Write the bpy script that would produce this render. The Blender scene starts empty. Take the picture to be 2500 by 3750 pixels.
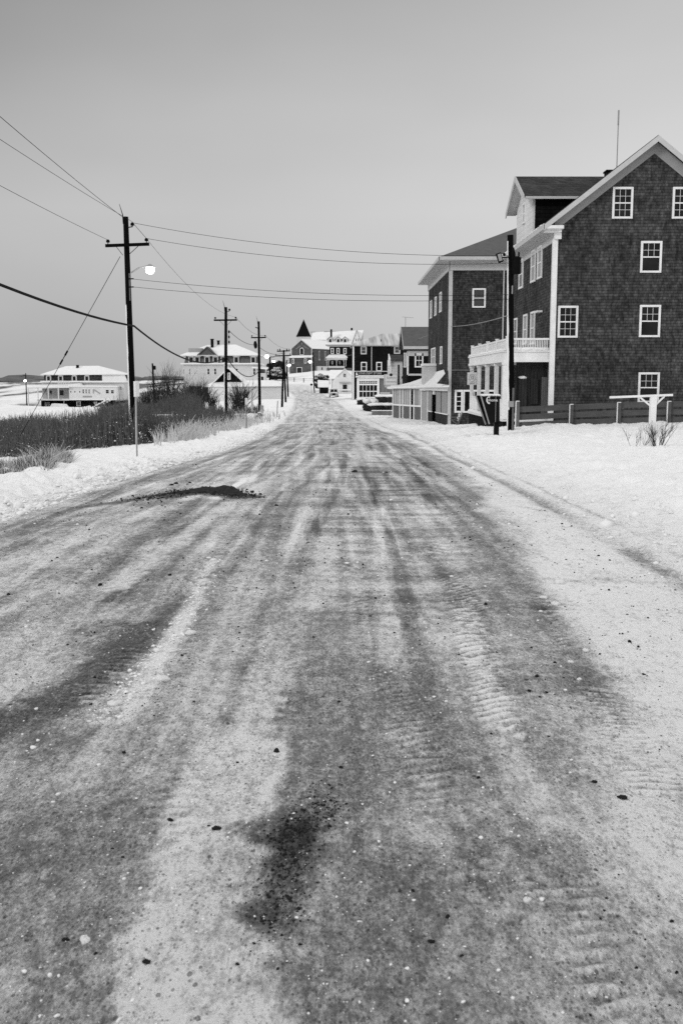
import bpy, math, random
import numpy as np
from mathutils import Vector, Matrix, Euler
random.seed(7); R = math.radians
SC = bpy.context.scene; COL = SC.collection
# ------------------------------------------------------------------ camera
F = 3646.0
EYE = Vector((0, 0, 1.6))
cam = bpy.data.cameras.new('camera'); camo = bpy.data.objects.new('camera', cam); COL.objects.link(camo)
cam.sensor_fit = 'HORIZONTAL'; cam.sensor_width = 24.0; cam.lens = F / 2500 * 24.0
cam.clip_start = 0.05; cam.clip_end = 6000
PITCH = math.atan(480 / F); YAW = -math.atan(10 / F)
camo.location = EYE; camo.rotation_euler = (math.pi / 2 - PITCH, 0, YAW)
cam.dof.use_dof = True; cam.dof.focus_distance = 22; cam.dof.aperture_fstop = 9.0
SC.camera = camo
CM = Euler((math.pi / 2 - PITCH, 0, YAW)).to_matrix()
SC.render.engine = 'CYCLES'; SC.cycles.use_denoising = False; SC.cycles.max_bounces = 5; SC.cycles.diffuse_bounces = 3; SC.cycles.caustics_reflective = False; SC.cycles.caustics_refractive = False; SC.cycles.sample_clamp_indirect = 3
SC.view_settings.view_transform = 'Standard'; SC.view_settings.look = 'None'
SC.view_settings.exposure = 0.12; SC.view_settings.gamma = 1.0
# ------------------------------------------------------------------ world (overcast, black-and-white)
w = bpy.data.worlds.new('World'); SC.world = w; w.use_nodes = True
nt = w.node_tree; N = nt.nodes; L = nt.links; N.clear()
out = N.new('ShaderNodeOutputWorld'); bg = N.new('ShaderNodeBackground'); bg.inputs[1].default_value = 0.1
L.new(bg.outputs[0], out.inputs[0])
sky = N.new('ShaderNodeTexSky'); sky.sky_type = 'NISHITA'; sky.sun_disc = False
SUN_EL, SUN_AZ = R(22), R(228)
sky.sun_elevation = SUN_EL; sky.sun_rotation = SUN_AZ
bw = N.new('ShaderNodeRGBToBW'); L.new(sky.outputs[0], bw.inputs[0])
tc = N.new('ShaderNodeTexCoord'); sx = N.new('ShaderNodeSeparateXYZ'); L.new(tc.outputs['Generated'], sx.inputs[0])
ramp = N.new('ShaderNodeValToRGB'); L.new(sx.outputs[2], ramp.inputs[0])
cr = ramp.color_ramp
cr.elements[0].position = 0.0; cr.elements[0].color = (.47,) * 3 + (1,)
cr.elements[1].position = 1.0; cr.elements[1].color = (.9,) * 3 + (1,)
for p, v in ((.07, .50), (.16, .54), (.25, .47), (.34, .38), (.5, .75), (.65, .9)):
    e = cr.elements.new(p); e.color = (v, v, v, 1)
def wmath(op, a, b=None, c=None):
    m = N.new('ShaderNodeMath'); m.operation = op
    for i, q in enumerate((a, b, c)):
        if q is None: continue
        if isinstance(q, (int, float)): m.inputs[i].default_value = q
        else: L.new(q, m.inputs[i])
    return m.outputs[0]
nz = N.new('ShaderNodeTexNoise'); nz.inputs['Scale'].default_value = 2.2; nz.inputs['Detail'].default_value = 3
mp = N.new('ShaderNodeMapping'); mp.inputs['Scale'].default_value = (1, 1, 2.6); L.new(tc.outputs['Generated'], mp.inputs[0]); L.new(mp.outputs[0], nz.inputs['Vector'])
g = wmath('MULTIPLY', ramp.outputs[0], 1.28)
g = wmath('ADD', g, wmath('MULTIPLY', sx.outputs[0], .36))
g = wmath('ADD', g, wmath('MULTIPLY', wmath('SUBTRACT', nz.outputs[0], .5), .22))
g = wmath('MAXIMUM', g, .12)
g = wmath('MULTIPLY', g, 7.5)
g = wmath('ADD', g, wmath('MULTIPLY', bw.outputs[0], .08))
L.new(g, bg.inputs[0])
sun = bpy.data.lights.new('sun', 'SUN'); sun.energy = 1.05; sun.angle = R(14)
suno = bpy.data.objects.new('sun', sun); COL.objects.link(suno)
sd = Vector((math.sin(SUN_AZ) * math.cos(SUN_EL), math.cos(SUN_AZ) * math.cos(SUN_EL), math.sin(SUN_EL)))
suno.rotation_euler = sd.to_track_quat('Z', 'Y').to_euler()
# ------------------------------------------------------------------ pixel rays (photo pixels, 2500x3750)
def ray(px, py): return CM @ Vector(((px - 1250) / F, (1875 - py) / F, -1))
def W(px, py, Y):
    d = ray(px, py); t = (Y - EYE.y) / d.y; return EYE + d * t
def WX(px, py, X):
    d = ray(px, py); t = (X - EYE.x) / d.x; return EYE + d * t
# ------------------------------------------------------------------ materials
def mat(name):
    m = bpy.data.materials.new(name); m.use_nodes = True
    nt = m.node_tree; b = nt.nodes['Principled BSDF']; b.inputs['Specular IOR Level'].default_value = .04; return m, nt, b
class NT:
    def __init__(s, nt): s.nt = nt
    def n(s, t, **k):
        x = s.nt.nodes.new(t)
        for a, b in k.items(): setattr(x, a, b)
        return x
    def l(s, a, b): s.nt.links.new(a, b)
    def m(s, op, a, b=None, clamp=False):
        x = s.n('ShaderNodeMath', operation=op); x.use_clamp = clamp
        for i, q in enumerate((a, b)):
            if q is None: continue
            if isinstance(q, (int, float)): x.inputs[i].default_value = q
            else: s.l(q, x.inputs[i])
        return x.outputs[0]
    def noise(s, vec, scale, detail=3, rough=.55, st=None):
        if st:
            mp = s.n('ShaderNodeMapping'); mp.inputs['Scale'].default_value = st; s.l(vec, mp.inputs[0]); vec = mp.outputs[0]
        x = s.n('ShaderNodeTexNoise'); x.inputs['Scale'].default_value = scale; x.inputs['Detail'].default_value = detail
        x.inputs['Roughness'].default_value = rough; s.l(vec, x.inputs['Vector']); return x.outputs[0]
    def mr(s, v, a, b, c, d):
        x = s.n('ShaderNodeMapRange'); s.l(v, x.inputs[0])
        for i, q in enumerate((a, b, c, d)): x.inputs[i + 1].default_value = q
        return x.outputs[0]
    def bump(s, h, strength, dist, b):
        x = s.n('ShaderNodeBump'); x.inputs['Strength'].default_value = strength; x.inputs['Distance'].default_value = dist
        s.l(h, x.inputs['Height']); s.l(x.outputs[0], b.inputs['Normal'])
def paint(name, v, var=.12, scale=3, rough=.6, bump=.15, boards=0, st=None):
    m, nt, b = mat(name); k = NT(nt); tc = k.n('ShaderNodeTexCoord').outputs['Object']
    n1 = k.noise(tc, scale, 5, .6, st); n2 = k.noise(tc, scale * 9, 3, .6, st)
    f = k.m('ADD', k.m('MULTIPLY', n1, .65), k.m('MULTIPLY', n2, .35))
    v2 = k.mr(f, .3, .7, v * (1 - var), v * (1 + var)); h = f
    if boards:
        sp = k.n('ShaderNodeSeparateXYZ'); k.l(tc, sp.inputs[0])
        fr = k.m('FRACT', k.m('DIVIDE', sp.outputs[2], boards)); h = fr
        v2 = k.m('MULTIPLY', v2, k.mr(fr, .0, .14, .72, 1.0)); bump = .5
    k.l(v2, b.inputs['Base Color']); b.inputs['Roughness'].default_value = rough
    k.bump(h, bump, .02, b); return m
def shingle(name, v, row=.14, wid=.22, var=.3, stain=.45, vert_stain=True):
    m, nt, b = mat(name); k = NT(nt); tc = k.n('ShaderNodeTexCoord').outputs['Object']
    sp = k.n('ShaderNodeSeparateXYZ'); k.l(tc, sp.inputs[0])
    cb = k.n('ShaderNodeCombineXYZ'); wob = k.m('MULTIPLY', k.noise(tc, 1.3, 3), .07)
    k.l(k.m('ADD', sp.outputs[0], sp.outputs[1]), cb.inputs[0]); k.l(k.m('ADD', sp.outputs[2], wob), cb.inputs[1])
    br = k.n('ShaderNodeTexBrick'); k.l(cb.outputs[0], br.inputs['Vector'])
    br.inputs['Scale'].default_value = 1; br.inputs['Row Height'].default_value = row; br.inputs['Brick Width'].default_value = wid
    br.inputs['Mortar Size'].default_value = row * .07; br.inputs['Bias'].default_value = 0; br.offset_frequency = 2; br.offset = .37; br.squash = 1.4; br.squash_frequency = 3
    br.inputs['Color1'].default_value = (v * (1 - var),) * 3 + (1,); br.inputs['Color2'].default_value = (v * (1 + var),) * 3 + (1,)
    br.inputs['Mortar'].default_value = (v * .55,) * 3 + (1,)
    n1 = k.noise(tc, .55, 5, .65); n2 = k.noise(tc, 4.2, 5, .72, (1.3, 1.3, .55)); n3 = k.noise(tc, 30, 2, .7, (1, 1, .4))
    s = k.m('MULTIPLY', k.mr(n1, .3, .7, 1 - stain, 1 + stain), k.mr(n2, .36, .64, 1 - stain * 1.2, 1 + stain * 1.2))
    s = k.m('MULTIPLY', s, k.mr(n3, .3, .7, .75, 1.25))
    bwn = k.n('ShaderNodeRGBToBW'); k.l(br.outputs[0], bwn.inputs[0])
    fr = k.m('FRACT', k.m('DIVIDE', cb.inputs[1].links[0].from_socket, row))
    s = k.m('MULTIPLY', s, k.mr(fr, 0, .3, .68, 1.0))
    k.l(k.m('MULTIPLY', bwn.outputs[0], s), b.inputs['Base Color']); b.inputs['Roughness'].default_value = .85
    h = k.m('ADD', k.m('MULTIPLY', fr, -1), k.m('MULTIPLY', n3, .3)); k.bump(h, .7, .02, b); return m
def emis(name, s):
    m, nt, b = mat(name); b.inputs['Emission Color'].default_value = (1, 1, 1, 1); b.inputs['Emission Strength'].default_value = s; return m
def snowmat(name, v=.86, streak=0):
    m, nt, b = mat(name); k = NT(nt); tc = k.n('ShaderNodeTexCoord').outputs['Object']
    n1 = k.noise(tc, 1.1, 6, .62); n2 = k.noise(tc, 14, 4, .6)
    k.l(k.mr(n1, .3, .7, v * .9, v), b.inputs['Base Color']); b.inputs['Roughness'].default_value = .7
    if streak:
        sp = k.n('ShaderNodeSeparateXYZ'); k.l(tc, sp.inputs[0])
        st = k.noise(tc, 1.1, 2, .5, (1, .08, .0)); k.l(k.mr(st, .3, .6, .2, v * .75), b.inputs['Base Color'])
    k.bump(k.m('ADD', n1, k.m('MULTIPLY', n2, .3)), .5, .08, b); return m
def glass(name, v=.01, r=.08):
    m, nt, b = mat(name); k = NT(nt); tc = k.n('ShaderNodeTexCoord').outputs['Object']
    n1 = k.noise(tc, .9, 3); k.l(k.mr(n1, .35, .65, v * .5, v * 1.8), b.inputs['Base Color']); b.inputs['Roughness'].default_value = r
    b.inputs['Specular IOR Level'].default_value = .22; k.bump(n1, .12, .03, b); return m
M = dict(
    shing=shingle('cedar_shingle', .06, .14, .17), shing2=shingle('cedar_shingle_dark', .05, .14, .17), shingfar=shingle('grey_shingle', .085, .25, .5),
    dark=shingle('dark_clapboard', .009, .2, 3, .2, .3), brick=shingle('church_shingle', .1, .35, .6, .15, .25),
    white=paint('white_trim', .8, .14, 2.5), whitewall=paint('white_clapboard', .72, .1, .8, boards=.3), cream=paint('grey_white_wall', .6, .12, .5, boards=.35),
    cornice=paint('cornice_paint', .52, .1), frieze=paint('frieze_paint', .34, .1), roof=shingle('asphalt_roof', .05, .16, .3, .25, .25), roofgrey=paint('grey_metal_roof', .1, .2, 2),
    slate=shingle('mansard_slate', .05, .3, .4, .4, .5), pole=paint('creosote_pole', .004, .4, 3, .8, .3, st=(1, 1, .15)), iron=paint('dark_metal', .005, .3),
    grey=paint('weathered_wood', .13, .3, 4, .85, .3, st=(1, 1, .3)), fence=paint('fence_wood', .085, .3, 5, .85, .35, st=(.25, 1, 1)), board=paint('stained_boards', .035, .5, 6, .85, .3, st=(1, 1, .15)),
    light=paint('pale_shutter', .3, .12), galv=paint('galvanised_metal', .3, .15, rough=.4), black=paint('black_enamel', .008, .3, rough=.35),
    snow=snowmat('snow'), snowstreak=snowmat('snow_streaked_metal', .8, 1), glass=glass('window_glass'), curtain=paint('drawn_blind', .34, .1, 2),
    dimcur=paint('grey_curtain', .07, .5, 9, st=(1, 1, .1)), twig=paint('bare_twig', .035, .6, 6), straw=paint('dry_straw', .2, .8, 7), brushm=paint('brush_stem', .095, .95, 6),
    leaf=paint('evergreen_leaf', .03, .7, .8), snowleaf=paint('snowy_leaf', .5, .3, 2), stone=paint('field_stone', .1, .5, 3, .9, .4), plank=paint('plank_wall', .16, .35, 3, st=(1, 1, .2)),
    grit=paint('dark_grit', .02, .5, 20, .9), sand=paint('wet_sand', .028, .8, 14, .95, .6), lamp=emis('lit_lamp', 14), ink=paint('sign_ink', .02, .1), wire=paint('cable', .004, .2), steel=paint('pale_steel_wire', .17, .2),
    hill=paint('far_scrub', .15, .3, .02), wtext=paint('white_lettering', .8, .05))
# ------------------------------------------------------------------ mesh builder
class MB:
    def __init__(s): s.v = []; s.f = []; s.mi = []; s.cur = 0
    def add(s, vs, fs):
        o = len(s.v); s.v += [tuple(p) for p in vs]; s.f += [tuple(i + o for i in f) for f in fs]; s.mi += [s.cur] * len(fs); return s
    def box(s, x0, x1, y0, y1, z0, z1):
        x0, x1 = sorted((x0, x1)); y0, y1 = sorted((y0, y1)); z0, z1 = sorted((z0, z1))
        return s.add([(x0, y0, z0), (x1, y0, z0), (x1, y1, z0), (x0, y1, z0), (x0, y0, z1), (x1, y0, z1), (x1, y1, z1), (x0, y1, z1)],
                     [(0, 3, 2, 1), (4, 5, 6, 7), (0, 1, 5, 4), (1, 2, 6, 5), (2, 3, 7, 6), (3, 0, 4, 7)])
    def poly(s, pts): return s.add(pts, [tuple(range(len(pts)))])
    def prism(s, pts, d):
        n = len(pts); d = Vector(d); a = [Vector(p) for p in pts]; b = [p + d for p in a]
        return s.add(a + b, [tuple(range(n)), tuple(range(2 * n - 1, n - 1, -1))] + [(i, i + n, (i + 1) % n + n, (i + 1) % n) for i in range(n)])
    def slab(s, pts, t=.12):   # roof plane with thickness (downwards)
        return s.prism(pts, (0, 0, -t))
    def bar(s, a, b, w, h, up=(0, 0, 1)):
        a = Vector(a); b = Vector(b); d = (b - a).normalized(); u = Vector(up)
        sdv = d.cross(u)
        if sdv.length < 1e-4: sdv = d.cross(Vector((1, 0, 0)))
        sdv.normalize(); u = sdv.cross(d).normalized()
        q = [sdv * (w / 2) * i + u * (h / 2) * j for i, j in ((-1, -1), (1, -1), (1, 1), (-1, 1))]
        return s.add([a + x for x in q] + [b + x for x in q], [(3, 2, 1, 0), (4, 5, 6, 7), (0, 1, 5, 4), (1, 2, 6, 5), (2, 3, 7, 6), (3, 0, 4, 7)])
    def tube(s, pts, r, n=8, r2=None, cap=True, arc=None):
        pts = [Vector(p) for p in pts]; m = len(pts); vs = []; fs = []
        for i, p in enumerate(pts):
            d = (pts[min(i + 1, m - 1)] - pts[max(i - 1, 0)]).normalized()
            a = d.cross(Vector((0, 1, 0)) if abs(d.y) < .9 else Vector((1, 0, 0))).normalized(); b = a.cross(d)
            rr = r if r2 is None else r + (r2 - r) * i / (m - 1)
            for j in range(n):
                t = 2 * math.pi * j / n; vs.append(p + a * math.cos(t) * rr + b * math.sin(t) * rr)
        for i in range(m - 1):
            for j in range(n):
                k = (j + 1) % n; fs.append((i * n + j, i * n + k, (i + 1) * n + k, (i + 1) * n + j))
        if cap: fs += [tuple(range(n - 1, -1, -1)), tuple((m - 1) * n + j for j in range(n))]
        return s.add(vs, fs)
    def blob(s, c, r, seed=0, nu=10, nv=7, amp=.15, low=0):
        rnd = random.Random(seed); vs = []; fs = []; c = Vector(c)
        ph = [rnd.uniform(0, 6.28) for _ in range(6)]
        for i in range(nv + 1):
            th = math.pi * i / nv
            for j in range(nu):
                a = 2 * math.pi * j / nu
                k = 1 + amp * (math.sin(3 * a + ph[0]) * math.sin(2 * th + ph[1]) + .6 * math.sin(5 * a + ph[2]) * math.sin(4 * th + ph[3]) + .5 * math.sin(2 * a + ph[4]))
                z = math.cos(th); z = max(z, -1 + low)
                vs.append(c + Vector((r[0] * k * math.sin(th) * math.cos(a), r[1] * k * math.sin(th) * math.sin(a), r[2] * k * z)))
        for i in range(nv):
            for j in range(nu):
                fs.append((i * nu + j, (i + 1) * nu + j, (i + 1) * nu + (j + 1) % nu, i * nu + (j + 1) % nu))
        return s.add(vs, fs)
    def lathe(s, c, prof, n=16):
        vs = []; fs = []; m = len(prof)
        for r, z in prof:
            for j in range(n): t = 2 * math.pi * j / n; vs.append((c[0] + r * math.cos(t), c[1] + r * math.sin(t), c[2] + z))
        for i in range(m - 1):
            for j in range(n): k = (j + 1) % n; fs.append((i * n + j, i * n + k, (i + 1) * n + k, (i + 1) * n + j))
        fs += [tuple(range(n - 1, -1, -1)), tuple((m - 1) * n + j for j in range(n))]
        return s.add(vs, fs)
    def build(s, name, mats, parent=None, world=True, smooth=False):
        if not isinstance(mats, (list, tuple)): mats = [mats]
        off = Vector((0, 0, 0))
        if parent is not None and world:
            p = parent
            while p is not None: off += p.location; p = p.parent
        me = bpy.data.meshes.new(name)
        me.from_pydata([(a[0] - off.x, a[1] - off.y, a[2] - off.z) for a in s.v], [], s.f); me.update()
        for m in mats: me.materials.append(M[m] if isinstance(m, str) else m)
        if len(mats) > 1: me.polygons.foreach_set('material_index', s.mi)
        if smooth: me.polygons.foreach_set('use_smooth', [True] * len(me.polygons))
        o = bpy.data.objects.new(name, me); COL.objects.link(o)
        if parent is not None: o.parent = parent
        return o
def tag(o, label, cat, group=None, kind=None):
    if label: o['label'] = label
    if cat: o['category'] = cat
    if group: o['group'] = group
    if kind: o['kind'] = kind
    return o
def thing(name, label, cat, loc, rz=0, group=None):
    o = bpy.data.objects.new(name, None); o.empty_display_size = .2; COL.objects.link(o)
    o.location = loc; o.rotation_euler = (0, 0, rz); return tag(o, label, cat, group)
def dup(root, loc, rz=None, label=None, group=None):
    def cp(o, par):
        c = o.copy(); COL.objects.link(c); c.parent = par
        for ch in o.children: cp(ch, c)
        return c
    kids = list(root.children); r = root.copy(); COL.objects.link(r)
    for ch in kids: cp(ch, r)
    r.location = loc
    if rz is not None: r.rotation_euler = (0, 0, rz)
    if label: r['label'] = label
    if group: r['group'] = group
    return r
def text(name, s, size, loc, rot, m, parent, world=True, extrude=.01, sx=1, bend=None):
    c = bpy.data.curves.new(name, 'FONT'); c.body = s; c.size = size; c.extrude = extrude; c.align_x = 'CENTER'; c.align_y = 'CENTER'; c.resolution_u = 2
    t = bpy.data.objects.new('tmp', c); COL.objects.link(t); dg = bpy.context.evaluated_depsgraph_get()
    me = bpy.data.meshes.new_from_object(t.evaluated_get(dg)); bpy.data.objects.remove(t); me.name = name
    if bend:
        for v in me.vertices: a = v.co.x / bend; v.co.x, v.co.y = math.sin(a) * (bend + v.co.y), math.cos(a) * (bend + v.co.y) - bend
    me.materials.clear(); me.materials.append(M[m])
    o = bpy.data.objects.new(name, me); COL.objects.link(o); o.parent = parent
    off = Vector((0, 0, 0))
    if world:
        p = parent
        while p is not None: off += p.location; p = p.parent
    o.location = Vector(loc) - off; o.rotation_euler = rot; o.scale = (sx, 1, 1); return o
# window in a wall facing -Y (axis 'y') or facing -X (axis 'x'); a0..a1 along the wall, z0..z1 outside trim
def window(par, axis, plane, a0, a1, z0, z1, nx=3, nz=2, trim=.09, glassm='glass', world=True, low=None, split=True, tm='white', sill=True, d=.06, name='window', mun=.015):
    a0, a1 = sorted((a0, a1)); z0, z1 = sorted((z0, z1))
    m = MB(); g = MB()
    def bx(mb, p, q, r, s_, d0, d1):
        if axis == 'y': mb.box(p, q, plane - d1, plane - d0, r, s_)
        else: mb.box(plane - d1, plane - d0, p, q, r, s_)
    bx(m, a0, a0 + trim, z0, z1, -.02, d); bx(m, a1 - trim, a1, z0, z1, -.02, d)
    bx(m, a0 + trim, a1 - trim, z1 - trim, z1, -.02, d + .012); bx(m, a0 + trim, a1 - trim, z0, z0 + trim * .9, -.02, d + (.03 if sill else 0))
    zi0, zi1 = z0 + trim * .9, z1 - trim; zm = (zi0 + zi1) / 2; ai0, ai1 = a0 + trim, a1 - trim
    if split: bx(m, ai0, ai1, zm - .028, zm + .028, 0, d * .6)
    for half in ((0, 1) if split else (0,)):
        lo, hi = (zi0, zm) if (split and half == 0) else ((zm, zi1) if split else (zi0, zi1))
        if low is not None and half == 0 and split: nxx, nzz = low
        else: nxx, nzz = nx, nz
        for i in range(1, nxx): x = ai0 + (ai1 - ai0) * i / nxx; bx(m, x - mun / 2, x + mun / 2, lo, hi, 0, d * .4)
        for i in range(1, nzz): z = lo + (hi - lo) * i / nzz; bx(m, ai0, ai1, z - mun / 2, z + mun / 2, 0, d * .4 + .002)
    bx(g, ai0, ai1, zi0, zi1, -.01, .008)
    o = m.build(name, tm, par, world); g.build('pane', glassm, o, world); return o
# ------------------------------------------------------------------ terrain
CT = []   # (X, Y, z)
def cp(px, py, Y): p = W(px, py, Y); CT.append((p.x, Y, p.z)); return p
PROF = [(-40, 0), (-5, 0), (4, 0), (9, -.03), (14, -.13), (20, -.3), (30, -.62), (45, -1.05), (60, -1.42), (80, -1.82), (100, -2.02), (125, -2.05), (150, -1.98), (200, -1.85), (250, -1.75)]
def cx(Y): return float(np.interp(Y, [0, 50, 80, 110, 150, 200, 250, 300], [0, 0, -.6, -1.3, -2.6, -4.6, -7.5, -14]))
for Y, z in PROF:
    CT.append((cx(Y), Y, z)); CT.append((cx(Y) - 3.6, Y, z + (.0 if Y < 60 else 0))); CT.append((cx(Y) + 3.2, Y, z + .02))
for px, py, Y in [(2006, 1560, 48), (2480, 1556, 46.5), (1740, 1572, 58), (1640, 1563, 77), (1440, 1534, 94), (1822, 1600, 40), (1870, 1586, 44), (2395, 1655, 32),
                  (1400, 1526, 112), (1340, 1498, 128), (1310, 1464, 176), (1465, 1464, 176), (1250, 1446, 225), (1185, 1440, 240), (1148, 1436, 240),
                  (490, 1622, 45), (503, 1690, 27), (0, 1752, 28), (640, 1632, 46), (825, 1566, 85), (948, 1512, 112), (1035, 1493, 140), (1047, 1475, 160), (1060, 1448, 200),
                  (780, 1556, 80), (1020, 1461, 188), (680, 1478, 186), (200, 1500, 290), (440, 1500, 290), (60, 1520, 200), (0, 1560, 110), (300, 1560, 105), (560, 1515, 130), (500, 1480, 200), (0, 1480, 250), (700, 1478, 250), (940, 1440, 258),
                  (985, 1392, 300), (1060, 1408, 285), (1140, 1404, 300), (1060, 1370, 395), (1145, 1368, 395), (1210, 1352, 330), (1300, 1352, 330), (1400, 1380, 330),
                  (0, 1442, 420), (0, 1402, 620), (300, 1402, 620), (560, 1400, 620), (900, 1392, 620), (1240, 1340, 620), (2000, 1340, 620), (-1500, 1420, 500), (-1500, 1520, 200), (3500, 1420, 400)]:
    cp(px, py, Y)
for X, Y, z in [(4.5, 4, .02), (6, 12, 0), (12, 12, .05), (14, 4, .1), (8, 22, -.2), (16, 24, -.3), (7, 32, -.55), (12, 38, -.62), (24, 40, -.5), (30, 20, 0), (30, -10, .3), (12, -20, .1), (-12, -20, -.1), (-30, -10, -.5),
                (9.5, 58, -1.15), (20, 60, -.9), (20, 90, -1.9), (25, 130, -1.5), (40, 180, -1), (60, 60, 0), (60, 140, 0),
                (-6, 4, .0), (-6, 12, -.05), (-7, 20, -.3), (-9, 12, -.35), (-12, 18, -.8), (-14, 8, -.9), (-20, 30, -2.0), (-25, 12, -2.0), (-14, 45, -1.75), (-22, 60, -2.5), (-14, 70, -2.35), (-8, 60, -1.55), (-40, 70, -3.5), (-40, 30, -3)]:
    CT.append((X, Y, z))
CT = np.array(CT)
def uv(X, Y):
    Yc = np.maximum(Y, -12) + 15.0; return np.stack([X / Yc * 1.3, np.log(Yc)], -1)
CU = uv(CT[:, 0], CT[:, 1])
D = np.sqrt(((CU[:, None] - CU[None]) ** 2).sum(-1) + 1e-4)
# drop near-duplicate handling by ridge
NCT = len(CT); A = np.zeros((NCT + 3, NCT + 3)); A[:NCT, :NCT] = D - np.eye(NCT) * .01; A[:NCT, NCT] = 1; A[:NCT, NCT + 1:] = CU; A[NCT, :NCT] = 1; A[NCT + 1:, :NCT] = CU.T
SOL = np.linalg.solve(A, np.concatenate([CT[:, 2], np.zeros(3)]))
def base_z(X, Y):
    X = np.atleast_1d(np.asarray(X, float)); Y = np.atleast_1d(np.asarray(Y, float)); sh = X.shape; U = uv(X.ravel(), Y.ravel()); r = np.full(len(U), SOL[NCT]) + U @ SOL[NCT + 1:]
    for i in range(NCT): r += SOL[i] * np.sqrt(((U - CU[i]) ** 2).sum(-1) + 1e-4)
    return r.reshape(sh)
rng = np.random.RandomState(3); TAB = rng.rand(256, 256)
def vnoise(x, y, sd=0):
    x = x + sd * 17.3; y = y + sd * 9.1; xi = np.floor(x).astype(int); yi = np.floor(y).astype(int); fx = x - xi; fy = y - yi
    fx = fx * fx * (3 - 2 * fx); fy = fy * fy * (3 - 2 * fy); a = TAB[xi & 255, yi & 255]; b = TAB[(xi + 1) & 255, yi & 255]; c = TAB[xi & 255, (yi + 1) & 255]; d = TAB[(xi + 1) & 255, (yi + 1) & 255]
    return (a * (1 - fx) + b * fx) * (1 - fy) + (c * (1 - fx) + d * fx) * fy
def fbm(x, y, o=4, sd=0):
    r = 0; a = .5; t = 0
    for i in range(o): r = r + a * vnoise(x * 2 ** i, y * 2 ** i, sd + i); t += a; a *= .55
    return r / t
def sst(x, a, b): t = np.clip((x - a) / (b - a), 0, 1); return t * t * (3 - 2 * t)
CXY = np.array([0, 50, 80, 110, 150, 200, 250, 300.]); CXX = np.array([0, 0, -.6, -1.3, -2.6, -4.6, -7.5, -14.])
def shape(X, Y):
    """banks and lumps on top of the base terrain"""
    c = np.interp(Y, CXY, CXX); x = X - c
    z = np.zeros_like(X)
    farf = sst(Y, 60, 110); le = -4.15 + .35 * (fbm(Y * .35, Y * 0 + 3, 3) - .5); ri = 2.95 + .02 * np.clip(Y, 0, 45) + .3 * (fbm(Y * .4, Y * 0 + 9, 3) - .5)
    lump = fbm(X * 1.7, Y * 1.7, 4, 5) - .5; big = fbm(X * .35, Y * .35, 3, 2) - .5; fine = fbm(X * 6, Y * 6, 3, 11) - .5
    L_ = sst(-(x - le), 0, .9); R_ = sst(x - ri, 0, 1.3)
    bank = L_ * (.06 + .42 * np.abs(lump) + .1 * lump) * (1 - .6 * sst(-x, 6.5, 9)) + R_ * (.09 + .3 * np.abs(lump))
    chunk = np.maximum(fine, 0) * .22 * (np.exp(-((x - le + .35) / .5) ** 2) + .5 * np.exp(-((x - ri - .3) / .5) ** 2))
    z += bank + chunk + (L_ + R_) * (.22 * big + .07 * fine + .12 * (fbm(X * 3.2, Y * 2.2, 3, 33) - .5))
    rough = fbm(X * 9, Y * 9, 2, 21) - .5
    z += (1 - L_) * (1 - R_) * (.012 * rough + .05 * (fbm(X * .8, Y * .25, 3, 8) - .5))
    # right rut and its ridges
    rut = x - (2.62 + .02 * np.clip(Y, 0, 60)); z += -.035 * np.exp(-(rut / .13) ** 2) + .03 * np.exp(-((rut - .28) / .1) ** 2) * (.5 + lump)
    return z, L_, R_, x, lump, fine
def ground(X, Y): s = shape(np.atleast_1d(float(X)), np.atleast_1d(float(Y)))[0]; return float(base_z(X, Y)[0] + s[0])
def onground(px, py, y0=1.5, y1=400):
    """where a photo pixel's ray first meets the base terrain"""
    d = ray(px, py); Ys = np.exp(np.linspace(math.log(y0), math.log(y1), 700)); t = Ys / d.y
    h = EYE.z + d.z * t - base_z(d.x * t, Ys); i = np.argmax(h < 0) if (h < 0).any() else len(h) - 1
    i = max(i, 1); f = h[i - 1] / (h[i - 1] - h[i] + 1e-9); Y = Ys[i - 1] + (Ys[i] - Ys[i - 1]) * f; X = d.x * Y / d.y; return X, Y
S_ = 2500 / 1568.
def DG(x, y): return onground(x * S_, y * S_)
# grid
us = np.concatenate([-np.geomspace(9, .47, 60), np.linspace(-.46, .46, 620), np.geomspace(.47, 9, 60)])
ys = np.concatenate([np.linspace(-34, .4, 14), np.linspace(.6, 1.35, 8), np.geomspace(1.4, 130, 820), np.geomspace(131, 900, 150)])
YY, UU = np.meshgrid(ys, us, indexing='ij'); XX = UU * (np.maximum(YY, 0) + 1.2) * np.where(np.abs(UU) > .46, 1, 1)
Z0 = base_z(XX, YY); sh, L_, R_, xr, lump, fine = shape(XX, YY)
tone = np.zeros_like(XX)
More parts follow.
